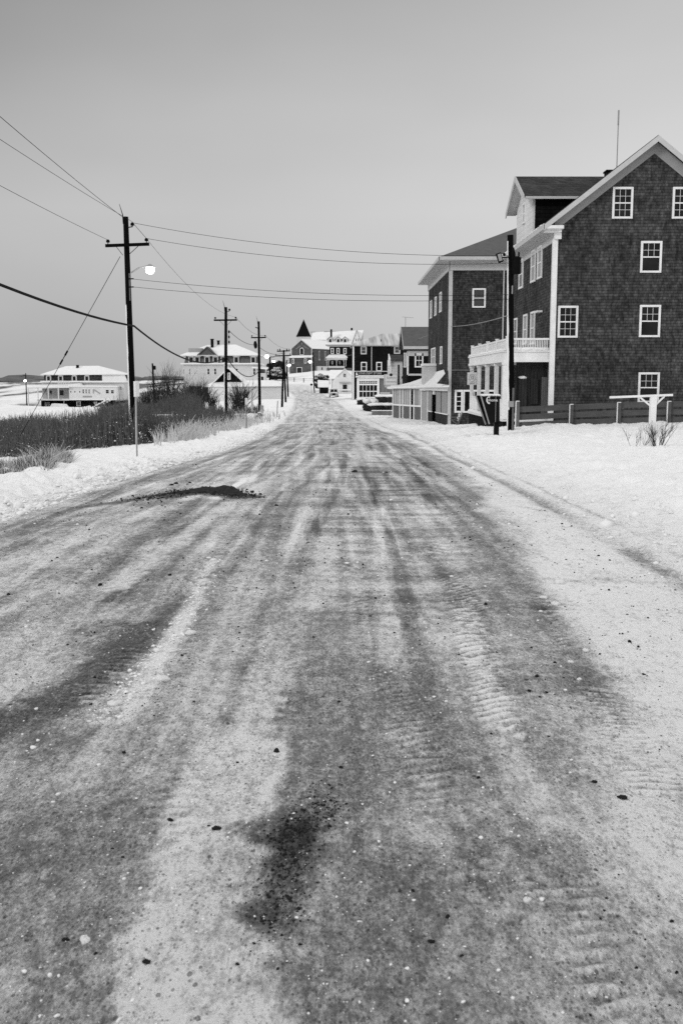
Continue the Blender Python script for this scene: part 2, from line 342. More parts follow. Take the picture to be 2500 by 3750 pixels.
# --- how much snow covers the ice: 0 bare grit, 1 clean snow
farf = sst(YY, 55, 120)
st1 = fbm(xr * 2.6, YY * .16, 4, 31); st2 = .5 + (fbm(xr * .9 + 4, YY * 1.3, 4, 41) - .5) * (1 - farf); st3 = fbm(xr * 5.5, YY * .22, 3, 51)
st4 = fbm(xr * 11, YY * .12, 3, 57); st5 = fbm(xr * 1.2, YY * 5.0, 3, 63)
road = .475 + .42 * (st1 - .5) + .35 * (st2 - .5) + .45 * (st3 - .5) + .3 * (st4 - .5) * (1 - farf) + .5 * (st5 - .5) * sst(xr, -.8, .2) * (1 - sst(xr, 1.4, 1.9)) * sst(YY, 3.5, 6) + .13 * farf
RS = random.Random(12); trk = np.zeros(XX.shape)
for i in range(34):
    x0 = RS.uniform(-4.0, 2.0); am = RS.uniform(.03, .25); ph = RS.uniform(0, 6); lam = RS.uniform(12, 40); ya = RS.choice((3, 5, 8, 12, 20)) * RS.uniform(.8, 1.4); yb = ya * RS.uniform(2, 12); hw_ = RS.uniform(.04, .09); dv = RS.choice((-1, 1)) * RS.uniform(.08, .17)
    for off in (0, 1.45):
        dx = np.abs(xr - off - x0 - am * np.sin(YY / lam * 6.28 + ph)); mk = (1 - sst(dx + .03 * (fbm(XX * 9, YY * 2, 2, i) - .5), hw_ * .75, hw_ * 1.1)) * sst(YY, ya * .8, ya) * (1 - sst(YY, yb, yb * 1.2)) * sst(fbm(XX * 1.5, YY * .5, 3, 300 + i), .35, .5)
        trk += mk * dv * (.6 + .4 * (ya > 4) - .35 * sst(YY, 15, 45))
road = road + np.clip(trk, -.35, .4)
def seg(P, w, soft=.5, nz=.35, sd=0):
    """0..1 mask round a polyline of world points; w = half width (m)"""
    P = [DG(*p) for p in P]; d = np.full(XX.shape, 1e9); x0 = min(p[0] for p in P) - 3 * w; x1 = max(p[0] for p in P) + 3 * w; y0 = min(p[1] for p in P) - 3 * w; y1 = max(p[1] for p in P) + 3 * w
    sel = (XX > x0) & (XX < x1) & (YY > y0) & (YY < y1); xs = XX[sel]; yy = YY[sel]; dd = np.full(xs.shape, 1e9)
    for a, b in zip(P[:-1], P[1:]):
        vx, vy = b[0] - a[0], b[1] - a[1]; t = np.clip(((xs - a[0]) * vx + (yy - a[1]) * vy) / (vx * vx + vy * vy + 1e-9), 0, 1)
        dd = np.minimum(dd, np.hypot(xs - a[0] - t * vx, yy - a[1] - t * vy))
    dd = dd + w * nz * 2 * (fbm(xs * 3 / max(w * 2, .25), yy * 3 / max(w * 2, .25), 4, 60 + sd) - .5)
    m = np.zeros(XX.shape); m[sel] = (1 - sst(dd, w * (1 - soft), w * (1 + soft))) * (.72 + .6 * fbm(xs * 7, yy * 3, 4, 160 + sd)).clip(0, 1); return m
def put(t, P, w, val, k=1., soft=.5, nz=.35, sd=0): m = seg(P, w, soft, nz, sd) * k; return t * (1 - m) + val * m
t = road
t = put(t, [(-60, 2000), (130, 1900), (300, 1900), (330, 2300)], .3, .33, .7, .8)
t = put(t, [(850, 2400), (870, 2150), (900, 2020)], .19, .34, .95, .14, .12, 1)
t = put(t, [(540, 1720), (600, 1600), (660, 1480), (700, 1390)], .12, .8, .8, .6, 1.0, 102); t = put(t, [(470, 2400), (440, 2150), (500, 1880), (555, 1720)], .2, .76, 1, .16, .3, 2)
t = put(t, [(600, 1600), (660, 1480), (715, 1370), (760, 1240)], .13, .72, .7, .5, .5, 3)
t = put(t, [(225, 1660), (370, 1500), (440, 1400), (490, 1290)], .05, .85, .8, .9, 1.6, 4); t = put(t, [(490, 1290), (560, 1180), (620, 1110)], .05, .7, .5, .9, 1.6, 4)
t = put(t, [(-80, 1720), (110, 1620), (240, 1530), (330, 1440)], .16, .1, .8, .6, .6, 5)
t = put(t, [(30, 1560), (120, 1440), (260, 1400)], .2, .72, .7, .7, .6, 6)
t = put(t, [(-40, 1320), (160, 1250), (380, 1165), (560, 1090)], .12, .8, .6, .6, .6, 7)
t = put(t, [(260, 1350), (400, 1250), (470, 1195), (600, 1110)], .12, .8, .75, .6, .6, 8)
t = put(t, [(-40, 1400), (200, 1300), (420, 1190)], .12, .3, .5, .7, .6, 9)
t = put(t, [(480, 1180), (600, 1130), (720, 1060), (800, 1010)], .2, .66, .5, .7, .6, 10)
t = put(t, [(650, 1930), (690, 1900), (660, 2000), (630, 2090)], .08, -.1, 1, .8, .7, 11)
t = put(t, [(600, 1900), (760, 1850)], .08, .14, .8, .9, .9, 12)
t = put(t, [(1060, 1400), (1110, 1560), (1170, 1730), (1250, 1900), (1290, 2020)], .075, .76, .7, .5, .4, 13)
t = put(t, [(1180, 1400), (1250, 1560), (1330, 1750)], .12, .5, .6, .6, .5, 14)
t = put(t, [(1260, 1960), (1400, 2020), (1500, 1990)], .14, .2, .6, .9, .9, 15)
t = put(t, [(1060, 1700), (1150, 1980), (1200, 2250)], .2, .4, .6, .7, .6, 16)
t = put(t, [(960, 1640), (900, 1560)], .12, .25, .6, .9, .8, 17)
t = put(t, [(700, 1420), (830, 1600), (860, 1800)], .3, .38, .6, .7, .5, 18)
t = put(t, [(960, 1880), (1010, 1840)], .2, .72, .5, .9, .8, 19)
t = put(t, [(1400, 2350), (1320, 2200), (1500, 2150)], .25, .66, .7, .9, .7, 20); t = put(t, [(1330, 1640), (1440, 1850), (1560, 2100)], .22, .66, .75, .9, .6, 120); t = put(t, [(1560, 1500), (1600, 2000)], .3, .9, .7, .9, .6, 121)
t = put(t, [(600, 2000), (900, 2250), (1000, 2352)], .2, .42, .5, .9, .7, 21)
t = put(t, [(900, 990), (1050, 1080), (1130, 1200), (1210, 1370)], .35, .46, .6, .6, .5, 22)
t = put(t, [(830, 1000), (820, 1070)], .25, .68, .6, .7, .6, 23)
t = put(t, [(860, 1290), (830, 1340), (700, 1330)], .3, .62, .4, .8, .8, 24)
t = put(t, [(380, 1140), (470, 1128), (560, 1142)], .28, .0, .95, .6, .6, 25)
t = put(t, [(180, 1165), (300, 1150), (420, 1130)], .16, .12, .8, .7, .6, 26)
t = put(t, [(330, 1160), (480, 1150), (600, 1150)], .2, .3, .6, .8, .8, 27)
# packed snow on the right, its rut, verge snow
ww = .25 * (fbm(xr * 1.5, YY * .8, 4, 71) - .5) * 2
pb = np.maximum(.98 + .068 * np.clip(YY, 0, 25), 1.85 - .13 * YY); pk = sst(xr + ww * 1.4, pb, pb + .42); t = t * (1 - pk) + (.86 + .12 * (st2 - .5)) * pk
rutm = np.exp(-((xr - (2.62 + .02 * np.clip(YY, 0, 60))) / .12) ** 2) + .55 * np.exp(-((xr - (2.95 + .02 * np.clip(YY, 0, 60))) / .05) ** 2)
t = t - np.clip(rutm, 0, 1) * .4 * (.35 + .65 * sst(fbm(XX * 1.1, YY * .5, 3, 88), .3, .6)) * (1 - farf)
for a, b_p, k_ in (((1230, 1325), (1340, 1335), .25), ((1370, 1325), (1490, 1335), .3), ((1190, 1165), (1250, 1175), .25)):
    t = put(t, [a, b_p], .08, .6, k_ * 2, .9, .9, 80)
# tread blocks across the right wheel track
def treadrow(P, w, ph, k_):
    m_ = seg(P, w, .25, .12, 90 + ph); nz_ = sst(fbm(XX * 3.5, YY * 1.6, 4, 13 + ph), .42, .58); wv = np.sin(YY * 6.283 / (.068 + .012 * fbm(XX * .5, YY * .6, 2, ph)) + ph * 2 + 26 * np.abs(XX - .9 - ph * .11) + 10 * fbm(XX * 5, YY * 3, 3, 3 + ph))
    return m_ * nz_ * k_, wv + 1.2 * (fbm(XX * 18, YY * 14, 3, 17) - .5)
for P_, w_, ph_, k_ in (([(1055, 1320), (1075, 1430), (1110, 1560), (1170, 1730), (1240, 1900), (1290, 2030)], .11, 0, 1.), ([(1290, 2030), (1350, 2200), (1400, 2400)], .12, 4, 1.), ([(1240, 1330), (1330, 1500), (1450, 1720), (1600, 1950)], .1, 2, .8), ([(800, 1300), (850, 1450), (960, 1700), (1060, 2000)], .1, 3, .45), ([(1000, 1250), (1040, 1330), (1090, 1450)], .1, 5, .8), ([(560, 1560), (420, 1800), (250, 2100)], .11, 6, .45), ([(330, 1480), (120, 1650)], .1, 7, .5)):
    a_, wv = treadrow(P_, w_, ph_, k_); t = t + a_ * wv * .23; sh += a_ * wv * .008
edgeL = sst(-(xr + 4.1) + .5 * (fbm(XX * 1.2, YY * 1.2, 3, 99) - .5), -.35, .5); t = t * (1 - edgeL) + .97 * edgeL
t = t * (1 - R_) + .97 * R_
offroad = sst(YY, 255, 300); t = t * (1 - offroad) + .95 * offroad
# crest line and driveway across the dip
t = np.where((YY > 83) & (YY < 88) & (np.abs(xr) < 8), t * .5 + .42, t)
scr = sst(-XX / (YY + 5), .1, .17) * sst(YY, 150, 210); t = t - scr * (.75 * sst(fbm(XX * .05, YY * .018, 5, 121), .42, .62) + .25 * (fbm(XX * .3, YY * .08, 3, 131) - .3))
tone = np.clip(t, 0, 1); ZZ = Z0 + sh
far_lump = sst(YY, 200, 500) * (fbm(XX * .02, YY * .02, 4, 7) - .5) * 5; ZZ += far_lump * sst(YY, 350, 600)
nr, nc = XX.shape
me = bpy.data.meshes.new('snow_ground'); me.vertices.add(nr * nc)
me.vertices.foreach_set('co', np.stack([XX, YY, ZZ], -1).ravel().astype(np.float32))
idx = np.arange(nr * nc).reshape(nr, nc); q = np.stack([idx[:-1, :-1], idx[:-1, 1:], idx[1:, 1:], idx[1:, :-1]], -1).reshape(-1, 4)
me.loops.add(q.size); me.polygons.add(len(q)); me.loops.foreach_set('vertex_index', q.ravel().astype(np.int32))
me.polygons.foreach_set('loop_start', np.arange(0, q.size, 4, dtype=np.int32)); me.polygons.foreach_set('loop_total', np.full(len(q), 4, np.int32))
me.polygons.foreach_set('use_smooth', np.ones(len(q), bool)); me.update()
at = me.attributes.new('cover', 'FLOAT', 'POINT'); at.data.foreach_set('value', tone.ravel().astype(np.float32))
gm, nt, b = mat('packed_snow_and_grit'); k = NT(nt); tc = k.n('ShaderNodeTexCoord').outputs['Object']
atn = k.n('ShaderNodeAttribute'); atn.attribute_name = 'cover'; cv = atn.outputs['Fac']
n1 = k.noise(tc, 26, 5, .72, (1, .5, 1)); n2 = k.noise(tc, 5, 6, .68, (1, .5, 1)); n3 = k.noise(tc, 85, 3, .75, (1, .5, 1)); n0 = k.noise(tc, 1.1, 4, .6, (1, .5, 1))
clean = k.mr(cv, .78, .97, 1, .0)
na = k.noise(tc, 19, 9, .8, (1, .5, 1)); nb = k.noise(tc, 3.1, 8, .72, (1, .42, 1))
f = k.m('ADD', k.m('MULTIPLY', k.m('SUBTRACT', na, .5), 2.3), k.m('MULTIPLY', k.m('SUBTRACT', nb, .5), 1.0)); f = k.m('ADD', f, k.m('MULTIPLY', k.m('SUBTRACT', n3, .5), 1.1))
dr = k.m('ADD', f, k.m('MULTIPLY', k.m('SUBTRACT', cv, .5), 1.05))
s1 = k.n('ShaderNodeMapRange'); s1.interpolation_type = 'SMOOTHSTEP'; k.l(dr, s1.inputs[0]); s1.inputs[1].default_value = -.4; s1.inputs[2].default_value = .36; s1 = s1.outputs[0]
lo = k.m('ADD', k.mr(cv, .0, .9, .015, .36), k.m('MULTIPLY', k.m('SUBTRACT', n3, .5), .35)); lo = k.m('ADD', lo, k.m('MULTIPLY', k.m('SUBTRACT', n1, .5), .3)); lo = k.m('MAXIMUM', lo, .012)
hi = k.m('ADD', k.mr(cv, .0, 1., .42, .93), k.m('MULTIPLY', k.m('MULTIPLY', k.m('SUBTRACT', n3, .5), .25), clean))
mx = k.n('ShaderNodeMix'); k.l(s1, mx.inputs[0]); k.l(lo, mx.inputs[2]); k.l(hi, mx.inputs[3]); rp = mx
dens = k.noise(tc, 2.2, 4, .6, (1, .6, 1)); spm = None
for sc_, th_, kp, dk, st_ in ((11, .13, .2, .75, .7), (34, .26, .4, .6, .6), (75, .36, .5, .55, .55), (150, .4, .45, .45, .5)):
    mp = k.n('ShaderNodeMapping'); mp.inputs['Scale'].default_value = (1, st_, 1); k.l(tc, mp.inputs[0])
    vo = k.n('ShaderNodeTexVoronoi'); vo.inputs['Scale'].default_value = sc_; vo.inputs['Randomness'].default_value = 1; k.l(mp.outputs[0], vo.inputs['Vector'])
    vs = k.n('ShaderNodeSeparateColor'); k.l(vo.outputs['Color'], vs.inputs[0])
    rad = k.m('MULTIPLY', vs.outputs[1], th_); dot = k.m('LESS_THAN', vo.outputs['Distance'], rad)
    thr = k.m('MULTIPLY', k.mr(dens, .35, .65, .15, 1.9), kp); keep = k.m('LESS_THAN', vs.outputs[0], thr)
    f_ = k.m('SUBTRACT', 1, k.m('MULTIPLY', k.m('MULTIPLY', dot, keep), k.m('MULTIPLY', clean, dk)))
    spm = f_ if spm is None else k.m('MULTIPLY', spm, f_)
k.l(k.m('MULTIPLY', rp.outputs[0], spm), b.inputs['Base Color'])
b.inputs['Roughness'].default_value = .62; b.inputs['Specular IOR Level'].default_value = .3
h = k.m('ADD', k.m('MULTIPLY', s1, .35), k.m('MULTIPLY', na, 1.6)); h = k.m('ADD', h, k.m('MULTIPLY', nb, 1.2)); h = k.m('ADD', h, k.m('MULTIPLY', n3, .35)); h = k.m('ADD', h, k.m('MULTIPLY', spm, .15)); k.bump(h, .8, .02, b)
me.materials.append(gm)
go = bpy.data.objects.new('snow_ground', me); COL.objects.link(go); go['kind'] = 'structure'
go['label'] = 'snow covered ground with the icy, sand-streaked road running up through it'
# sea far out to the left
s = MB(); s.box(-3000, 3000, 905, 5500, -6, -5.5); 
so = s.build('sea', paint('sea', .08, .2, .01)); so['kind'] = 'structure'
# ================================================================== big gabled house on the right
YF = 48.0
cl = W(2010, 1562, YF); XL = cl.x; zb = -1.6
ap = W(2396, 548, YF); XA = ap.x; XR = 2 * XA - XL; YB = 60.4
B1 = thing('gabled_house', 'big dark cedar-shingled gable-end house on the right, behind the wooden fence, with white rake boards', 'house', (XL, YF, -.7))
ez = W(1990, 820, 47.5); XE = ez.x; az = W(2403, 492, 47.5); zA = az.z; zE = ez.z; XE2 = 2 * XA - XE
sl = (zA - zE) / (XA - XE)
zw = zE + (XL - XE) * sl - .25          # wall top at corner
def rz(x): return zE + (x - XE) * sl if x < XA else zA - (x - XA) * sl
m = MB()
m.prism([(XL, YF, zb), (XR, YF, zb), (XR, YF, rz(XR) - .22), (XA, YF, zA - .22), (XL, YF, rz(XL) - .22)], (0, YB - YF, 0))
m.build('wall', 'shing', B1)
m = MB(); m.slab([(XE, 47.5, zE), (XA, 47.5, zA), (XA, YB + .5, zA), (XE, YB + .5, zE)], .12); m.slab([(XA, 47.5, zA), (XE2, 47.5, zE), (XE2, YB + .5, zE), (XA, YB + .5, zA)], .12)
rf = m.build('roof', 'roof', B1)
# chimney, antenna
p = W(2221, 660, 55); m = MB(); zt = W(2221, 632, 55).z; m.box(p.x - .1, p.x + .3, 54.6, 55.2, p.z - 1, zt); m.box(p.x - .15, p.x + .35, 54.55, 55.25, zt, zt + .08); m.build('chimney', 'iron', rf)
# rake boards
m = MB()
for sx_ in (-1, 1):
    xe = XE if sx_ < 0 else XE2
    a = Vector((xe, 47.47, zE - .2)); b_ = Vector((XA, 47.47, zA - .2))
    m.prism([(xe, 47.44, zE - .03), (xe, 47.44, zE - .3), (XA, 47.44, zA - .3), (XA, 47.44, zA - .03)] if sx_ < 0 else [(xe, 47.44, zE - .03), (XA, 47.44, zA - .03), (XA, 47.44, zA - .3), (xe, 47.44, zE - .3)], (0, .05, 0))
m.build('rake_board', 'cornice', B1)
m = MB()
for sx_ in (-1, 1):
    xw = XL if sx_ < 0 else XR
    m.prism([(xw, YF - .04, rz(xw) - .14), (xw, YF - .04, rz(xw) - .72), (XA, YF - .04, zA - .72), (XA, YF - .04, zA - .14)], (0, .035, 0))
m.build('frieze_board', 'frieze', B1)
m = MB()   # eave cornice on the street side
m.box(XE - .03, XE + .03, 47.44, YB + .4, zE - .24, zE + .02); m.box(XE + .03, XL + .02, 47.5, YB + .3, zE - .27, zE - .2)
m.box(XL - .05, XL, YF, YB, zE - .75, zE - .27); m.box(XL - .14, XL - .05, YF, YB, zE - .42, zE - .27)
m.build('eave_cornice', 'cornice', B1)
pr = W(2062, 824, 47.6); m = MB(); m.box(XE, pr.x, 47.45, YF - .04, zE - .2, zE - .05); m.box(XE + .1, XL + .26, 47.6, YF - .04, zE - .33, zE - .2)
m.box(XL - .04, XL + .3, 47.8, YF - .03, zE - .62, zE - .33); m.build('eave_return', 'white', B1)
m = MB(); m.box(XL - .06, XL + .17, YF - .07, YF + .17, -1.3, zE - .6); m.build('corner_board', 'white', B1)
for i, (x0, x1, y0, y1, lo) in enumerate([(2243, 2314, 684, 800, None), (2463, 2534, 684, 800, None), (2346, 2419, 882, 998, (1, 1)), (2043, 2113, 1119, 1236, None), (2342, 2414, 1116, 1234, (1, 1)), (2337, 2410, 1363, 1474, (1, 1))]):
    a = W(x0, y0, YF); b_ = W(x1, y1, YF); window(B1, 'y', YF, a.x, b_.x, b_.z, a.z, 3, 2, .1, 'glass', low=lo)
for x0, x1, y0, y1, gmn in [(1903, 1917, 953, 1059, 'glass'), (1947, 1963, 920, 1036, 'curtain'), (1971, 1987, 905, 1023, 'curtain'), (1883, 1895, 1167, 1262, 'glass'), (1918, 1932, 1153, 1262, 'curtain'), (1945, 1960, 1143, 1262, 'curtain')]:
    a = WX(x0, y0, XL); b_ = WX(x1, y0, XL); c = WX(x0, y1, XL); window(B1, 'x', XL, b_.y, a.y, c.z, a.z, 1, 1, .1, gmn)
a = WX(1978, 1141, XL); m = MB(); m.box(XL - .25, XL, a.y - .5, a.y + .35, a.z - .05, a.z + .04); m.build('door_hood', 'white', B1)
# dormer
dm = B1
fn = WX(1952, 742, XL); ff = WX(1893, 802, XL); ymid = (fn.y + ff.y) / 2; zdr = W(1905, 645, ymid).z; hw = (ff.y - fn.y) / 2
zde = zdr - 1.0 * (zdr - WX(1930, 742, XL).z) ; xo = XL - .55; ov = .45; sl2 = (zdr - zde) / (hw + ov)
m = MB(); xr_ = XA - .3
m.slab([(xo, ymid, zdr), (xo, ymid - hw - ov, zde), (xr_, ymid - hw - ov, zde), (xr_, ymid, zdr)], .08)
m.slab([(xo, ymid, zdr), (xr_, ymid, zdr), (xr_, ymid + hw + ov, zde), (xo, ymid + hw + ov, zde)], .08)
dr = m.build('dormer_roof', 'roof', B1)
m = MB(); 
m.prism([(XL - .02, ymid - hw, zw - .3), (XL - .02, ymid + hw, zw - .3), (XL - .02, ymid + hw, zdr - sl2 * hw - .1), (XL - .02, ymid, zdr - .1), (XL - .02, ymid - hw, zdr - sl2 * hw - .1)], (.12, 0, 0))
m.build('dormer_front', 'whitewall', B1)
m = MB(); m.box(XL + .11, XA, ymid - hw + .03, ymid + hw - .03, zw - .3, zdr - sl2 * hw - .12); m.build('dormer_cheek', 'dark', B1)
m = MB()
for s_ in (-1, 1):
    y_ = ymid + s_ * (hw + ov); m.prism([(xo - .05, ymid, zdr + .03), (xo - .05, y_, zde + .03), (xo - .05, y_, zde - .28), (xo - .05, ymid, zdr - .28)], (.05, 0, 0))
    m.prism([(xo, ymid, zdr - .1), (xo, y_, zde - .1), (XL, y_, zde - .1), (XL, ymid, zdr - .1)], (0, 0, -.03))
m.box(xo + .05, XA - 1.5, ymid - hw - ov - .02, ymid - hw - ov + .06, zde - .16, zde - .03)
m.build('dormer_trim', 'cornice', B1)
wc = zdr - 1.9; window(B1, 'x', XL - .02, ymid - .35, ymid + .35, wc - .6, wc + .5, 1, 1, .1, 'curtain')
# gutter snow clumps
m = MB()
for i in range(22): m.blob((XE + .02, 48 + i * .56, zE + .0), (.1, .42, random.uniform(.03, .08)), i, 8, 5)
m.build('gutter_snow', 'snow', B1, smooth=True)
# porch and balcony
XP = 8.08; YP0 = 48.25; YP1 = 61.2; zdk = W(1940, 1286, YP0).z; zrt = W(1940, 1238, YP0).z; zfb = W(1940, 1325, YP0).z; zpf = -.22
m = MB(); m.box(XP - .15, XL, YP0, YP1, zfb + .12, zdk - .02); m.box(XP - .22, XL - .02, YP0 - .08, YP1 + .05, zdk - .02, zdk + .04); m.box(XP - .2, XL - .02, YP0 - .05, YP1 + .02, zfb, zfb + .12)
m.build('balcony_deck', 'white', B1)
m = MB(); m.box(XP - .2, XL - .05, YP0 - .04, YP1, zdk + .04, zdk + .1)
for i in range(16): m.blob((random.uniform(XP, XL - .2), YP0 - .02 + random.uniform(0, .1), zdk + .1), (.2, .12, .09), i + 40, 8, 5)
for i in range(34): m.blob((XP - .12, YP0 + i * .38, zdk + .08), (.12, .22, random.uniform(.03, .1)), i + 70, 8, 5)
m.build('deck_snow', 'snow', B1)
m = MB(); sp_ = [YP0 + .05 + i * 3.18 for i in range(5)]
m.box(XP - .05, XP + .05, YP0, YP1, zrt - .08, zrt); m.box(XP - .03, XP + .03, YP0, YP1, zdk + .12, zdk + .17)
y = YP0 + .1
while y < YP1: m.box(XP - .018, XP + .018, y, y + .04, zdk + .17, zrt - .08); y += .085
m.box(XP, XL - .06, YP0 - .03, YP0 + .06, zrt - .08, zrt + .01); m.box(XP, XL - .06, YP0 - .02, YP0 + .04, zdk + .12, zdk + .17)
x = XP + .08
while x < XL - .1: m.box(x, x + .035, YP0 - .005, YP0 + .03, zdk + .17, zrt - .08); x += .082
for y in sp_: m.box(XP - .07, XP + .07, y - .07, y + .07, zdk, zrt + .04); m.box(XP - .09, XP + .09, y - .09, y + .09, zrt + .04, zrt + .1)
m.box(XP, XL, YP1 - .04, YP1 + .03, zrt - .08, zrt); m.build('balcony_railing', 'white', B1)
for i, y in enumerate(sp_):
    m = MB(); w_ = .1 if i else .2; m.box(XP - w_, XP + w_, y - .1, y + .1, zpf, zfb); m.box(XP - w_ - .04, XP + w_ + .04, y - .14, y + .14, zfb - .14, zfb - .005); m.build('porch_post', 'white', B1)
for ya_, yb2 in ((sp_[0] + .12, sp_[1] - .12), (sp_[3] + .12, sp_[4] - .12), (sp_[2] + .12, sp_[2] + 1.2)):
    m = MB(); m.box(XP - .04, XP + .04, ya_, yb2, zpf + .1, zpf + .86); m.box(XP - .07, XP + .07, ya_ - .01, yb2 + .01, zpf + .86, zpf + .92); m.build('porch_panel', 'white', B1)
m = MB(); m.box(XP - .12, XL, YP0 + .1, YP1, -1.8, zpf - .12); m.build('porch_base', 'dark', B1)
m = MB(); m.box(XP - .2, XL, YP0 + .02, YP1, zpf - .12, zpf); m.build('porch_floor', 'whitewall', B1)
m = MB(); m.box(XP - .22, XP + .25, YP0 + .1, YP1 - .2, zpf, zpf + .06)
for i in range(30): m.blob((XP - .1, YP0 + .2 + i * .42, zpf + .05), (.14, .25, random.uniform(.04, .12)), i + 170, 8, 5)
m.build('porch_snow', 'snow', B1)
# dark boarded end of the porch
YD = YP0 + .5
m = MB(); x0 = W(1890, 1400, YD).x; m.box(x0, XL - .07, YD + .1, YD + .14, -.9, zfb)
for i in range(13): x = x0 + i * .165; m.box(x, x + .03, YD + .07, YD + .1, -.4, zfb - .02)
m.build('end_boarding', 'board', B1)
for a0, a1, t0, b0, mm in [(1898, 1925, 1384, 1545, 'board'), (1943, 1968, 1385, 1480, 'board'), (1983, 1999, 1380, 1556, 'grey')]:
    q = W(a0, t0, YD); q2 = W(a1, b0, YD); m = MB(); n_b = 3
    for i in range(n_b): xx0 = q.x + (q2.x - q.x) * i / n_b; m.box(xx0 + .006, xx0 + (q2.x - q.x) / n_b - .006, YD - .01 - i * .004, YD + .05, q2.z, q.z - .01 * i)
    m.build('shutter_board', mm, B1)
q = W(1896, 1378, YD - .04); q2 = W(1929, 1386, YD); m = MB(); m.blob(((q.x + q2.x) / 2, YD, (q.z + q2.z) / 2), (abs(q2.x - q.x) / 2, .12, .07), 3, 12, 6); m.build('ledge_snow', 'snow', B1)
q = W(1890, 1546, YD - .3); q2 = W(1985, 1546, YD - .3); m = MB(); m.prism([(q.x, YD - .45, q.z - .02), (q2.x, YD - .45, q.z - .02), (q2.x, YD - .45, q.z + .06), (q.x + .6, YD - .45, q.z + .2), (q.x, YD - .45, q.z + .24)], (0, .5, 0)); m.build('drifted_snow', 'snow', B1)
m = MB(); m.box(q.x, q2.x + .2, YD - .42, YD + .05, -1.1, q.z - .02); m.build('end_step', 'dark', B1)
# ================================================================== white antenna mast
a = W(2258, 600, 55); b_ = W(2257, 402, 55)
m = MB(); m.tube([(a.x, 55, a.z - .8), (a.x, 55, b_.z - .6)], .028, 8); m.tube([(a.x, 55, b_.z - .75), (a.x, 55, b_.z)], .045, 8)
o = m.build('antenna_mast', 'galv'); tag(o, 'slim upright whip antenna above the roof of the gabled house', 'antenna')
# ================================================================== hip-roofed shingle building
YF2 = 77.0; XL2 = W(1641, 1400, YF2).x; YB2 = 94.8; XR2 = XL2 + 15.6
B2 = thing('hip_roofed_building', 'tall dark shingled building with hipped grey roof, left of the gabled house', 'building', (XL2, YF2, -2.0))
e0 = W(1607, 940, YF2 - .8); ze2 = e0.z; ov2 = XL2 - e0.x
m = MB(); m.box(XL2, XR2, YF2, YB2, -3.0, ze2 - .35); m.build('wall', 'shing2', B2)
t_ = 7.4; pt = .45
x0, x1, y0, y1 = XL2 - ov2, XR2 + ov2, YF2 - ov2, YB2 + ov2; hy = (y1 - y0) / 2; hx = min(hy, (x1 - x0) / 2); zr2 = ze2 + hx * pt
A_ = (x0, y0, ze2); B_ = (x1, y0, ze2); C_ = (x1, y1, ze2); D_ = (x0, y1, ze2)
if hy <= (x1 - x0) / 2: P_ = (x0 + hy, y0 + hy, zr2); Q_ = (x1 - hy, y0 + hy, zr2); fs = [(A_, B_, Q_, P_), (B_, C_, Q_), (C_, D_, P_, Q_), (D_, A_, P_)]
else: P_ = (x0 + hx, y0 + hx, zr2); Q_ = (x0 + hx, y1 - hx, zr2); fs = [(A_, B_, P_), (B_, C_, Q_, P_), (C_, D_, Q_), (D_, A_, P_, Q_)]
m = MB()
for f_ in fs: m.slab(list(f_), .1)
m.build('roof', 'roofgrey', B2)
m = MB(); m.box(x0 - .03, x1, y0 - .04, y0 + .02, ze2 - .22, ze2 + .02); m.box(x0 - .04, x0 + .02, y0 - .04, y1, ze2 - .22, ze2 + .021)
m.box(x0 + .02, x1, y0 + .02, YF2, ze2 - .24, ze2 - .19); m.box(x0 + .02, XL2, YF2, y1 - .02, ze2 - .24, ze2 - .191)
m.box(XL2 - .06, XR2, YF2 - .1, YF2 - .01, ze2 - .9, ze2 - .24); m.box(XL2 - .1, XL2 - .01, YF2 - .1, YB2, ze2 - .9, ze2 - .241)
m.build('eave_cornice', 'cornice', B2)
m = MB(); m.box(XL2 - .05, XL2 + .22, YF2 - .05, YF2 + .2, -2.4, ze2 - .9); m.build('corner_board', 'cornice', B2)
for x0_, x1_, y0_, y1_, g_, nn in [(1729, 1777, 1055, 1126, 'dimcur', 1), ]:
    a = W(x0_, y0_, YF2); b_ = W(x1_, y1_, YF2); window(B2, 'y', YF2, a.x, b_.x, b_.z, a.z, nn, 1, .12, g_)
a = W(1664, 1427, YF2); b_ = W(1694, 1511, YF2); window(B2, 'y', YF2, a.x, b_.x, b_.z, a.z, 1, 4, .16, 'glass', split=False, mun=.05)
a = W(1694, 1427, YF2); b_ = W(1812, 1511, YF2); window(B2, 'y', YF2, a.x + .01, b_.x, b_.z, a.z, 3, 1, .14, 'glass', split=False, mun=.05)
a = W(1660, 1353, YF2); b_ = W(1790, 1357, YF2); m = MB(); m.box(XL2 + .22, b_.x, YF2 - .06, YF2 - .004, b_.z, a.z); m.build('belt_board', 'grey', B2)
for xx, yt, yb_, w_, g_ in [(1579, 1100, 1165, 6, 'curtain'), (1596, 1087, 1155, 6, 'curtain'), (1614, 1070, 1142, 7, 'curtain'), (1587, 1274, 1338, 15, 'curtain'), (1616, 1268, 1333, 7, 'curtain')]:
    a = WX(xx - w_ / 2, yt, XL2); b_ = WX(xx + w_ / 2, yt, XL2); c = WX(xx, yb_, XL2); window(B2, 'x', XL2, b_.y, a.y, c.z, WX(xx, yt, XL2).z, 1, 1, .1, g_)
a = W(1842, 1100, YF2); m = MB(); m.tube([(a.x, YF2 - .1, ze2 - .8), (a.x, YF2 - .1, -1.5)], .05, 8); m.build('downpipe', 'cornice', B2)
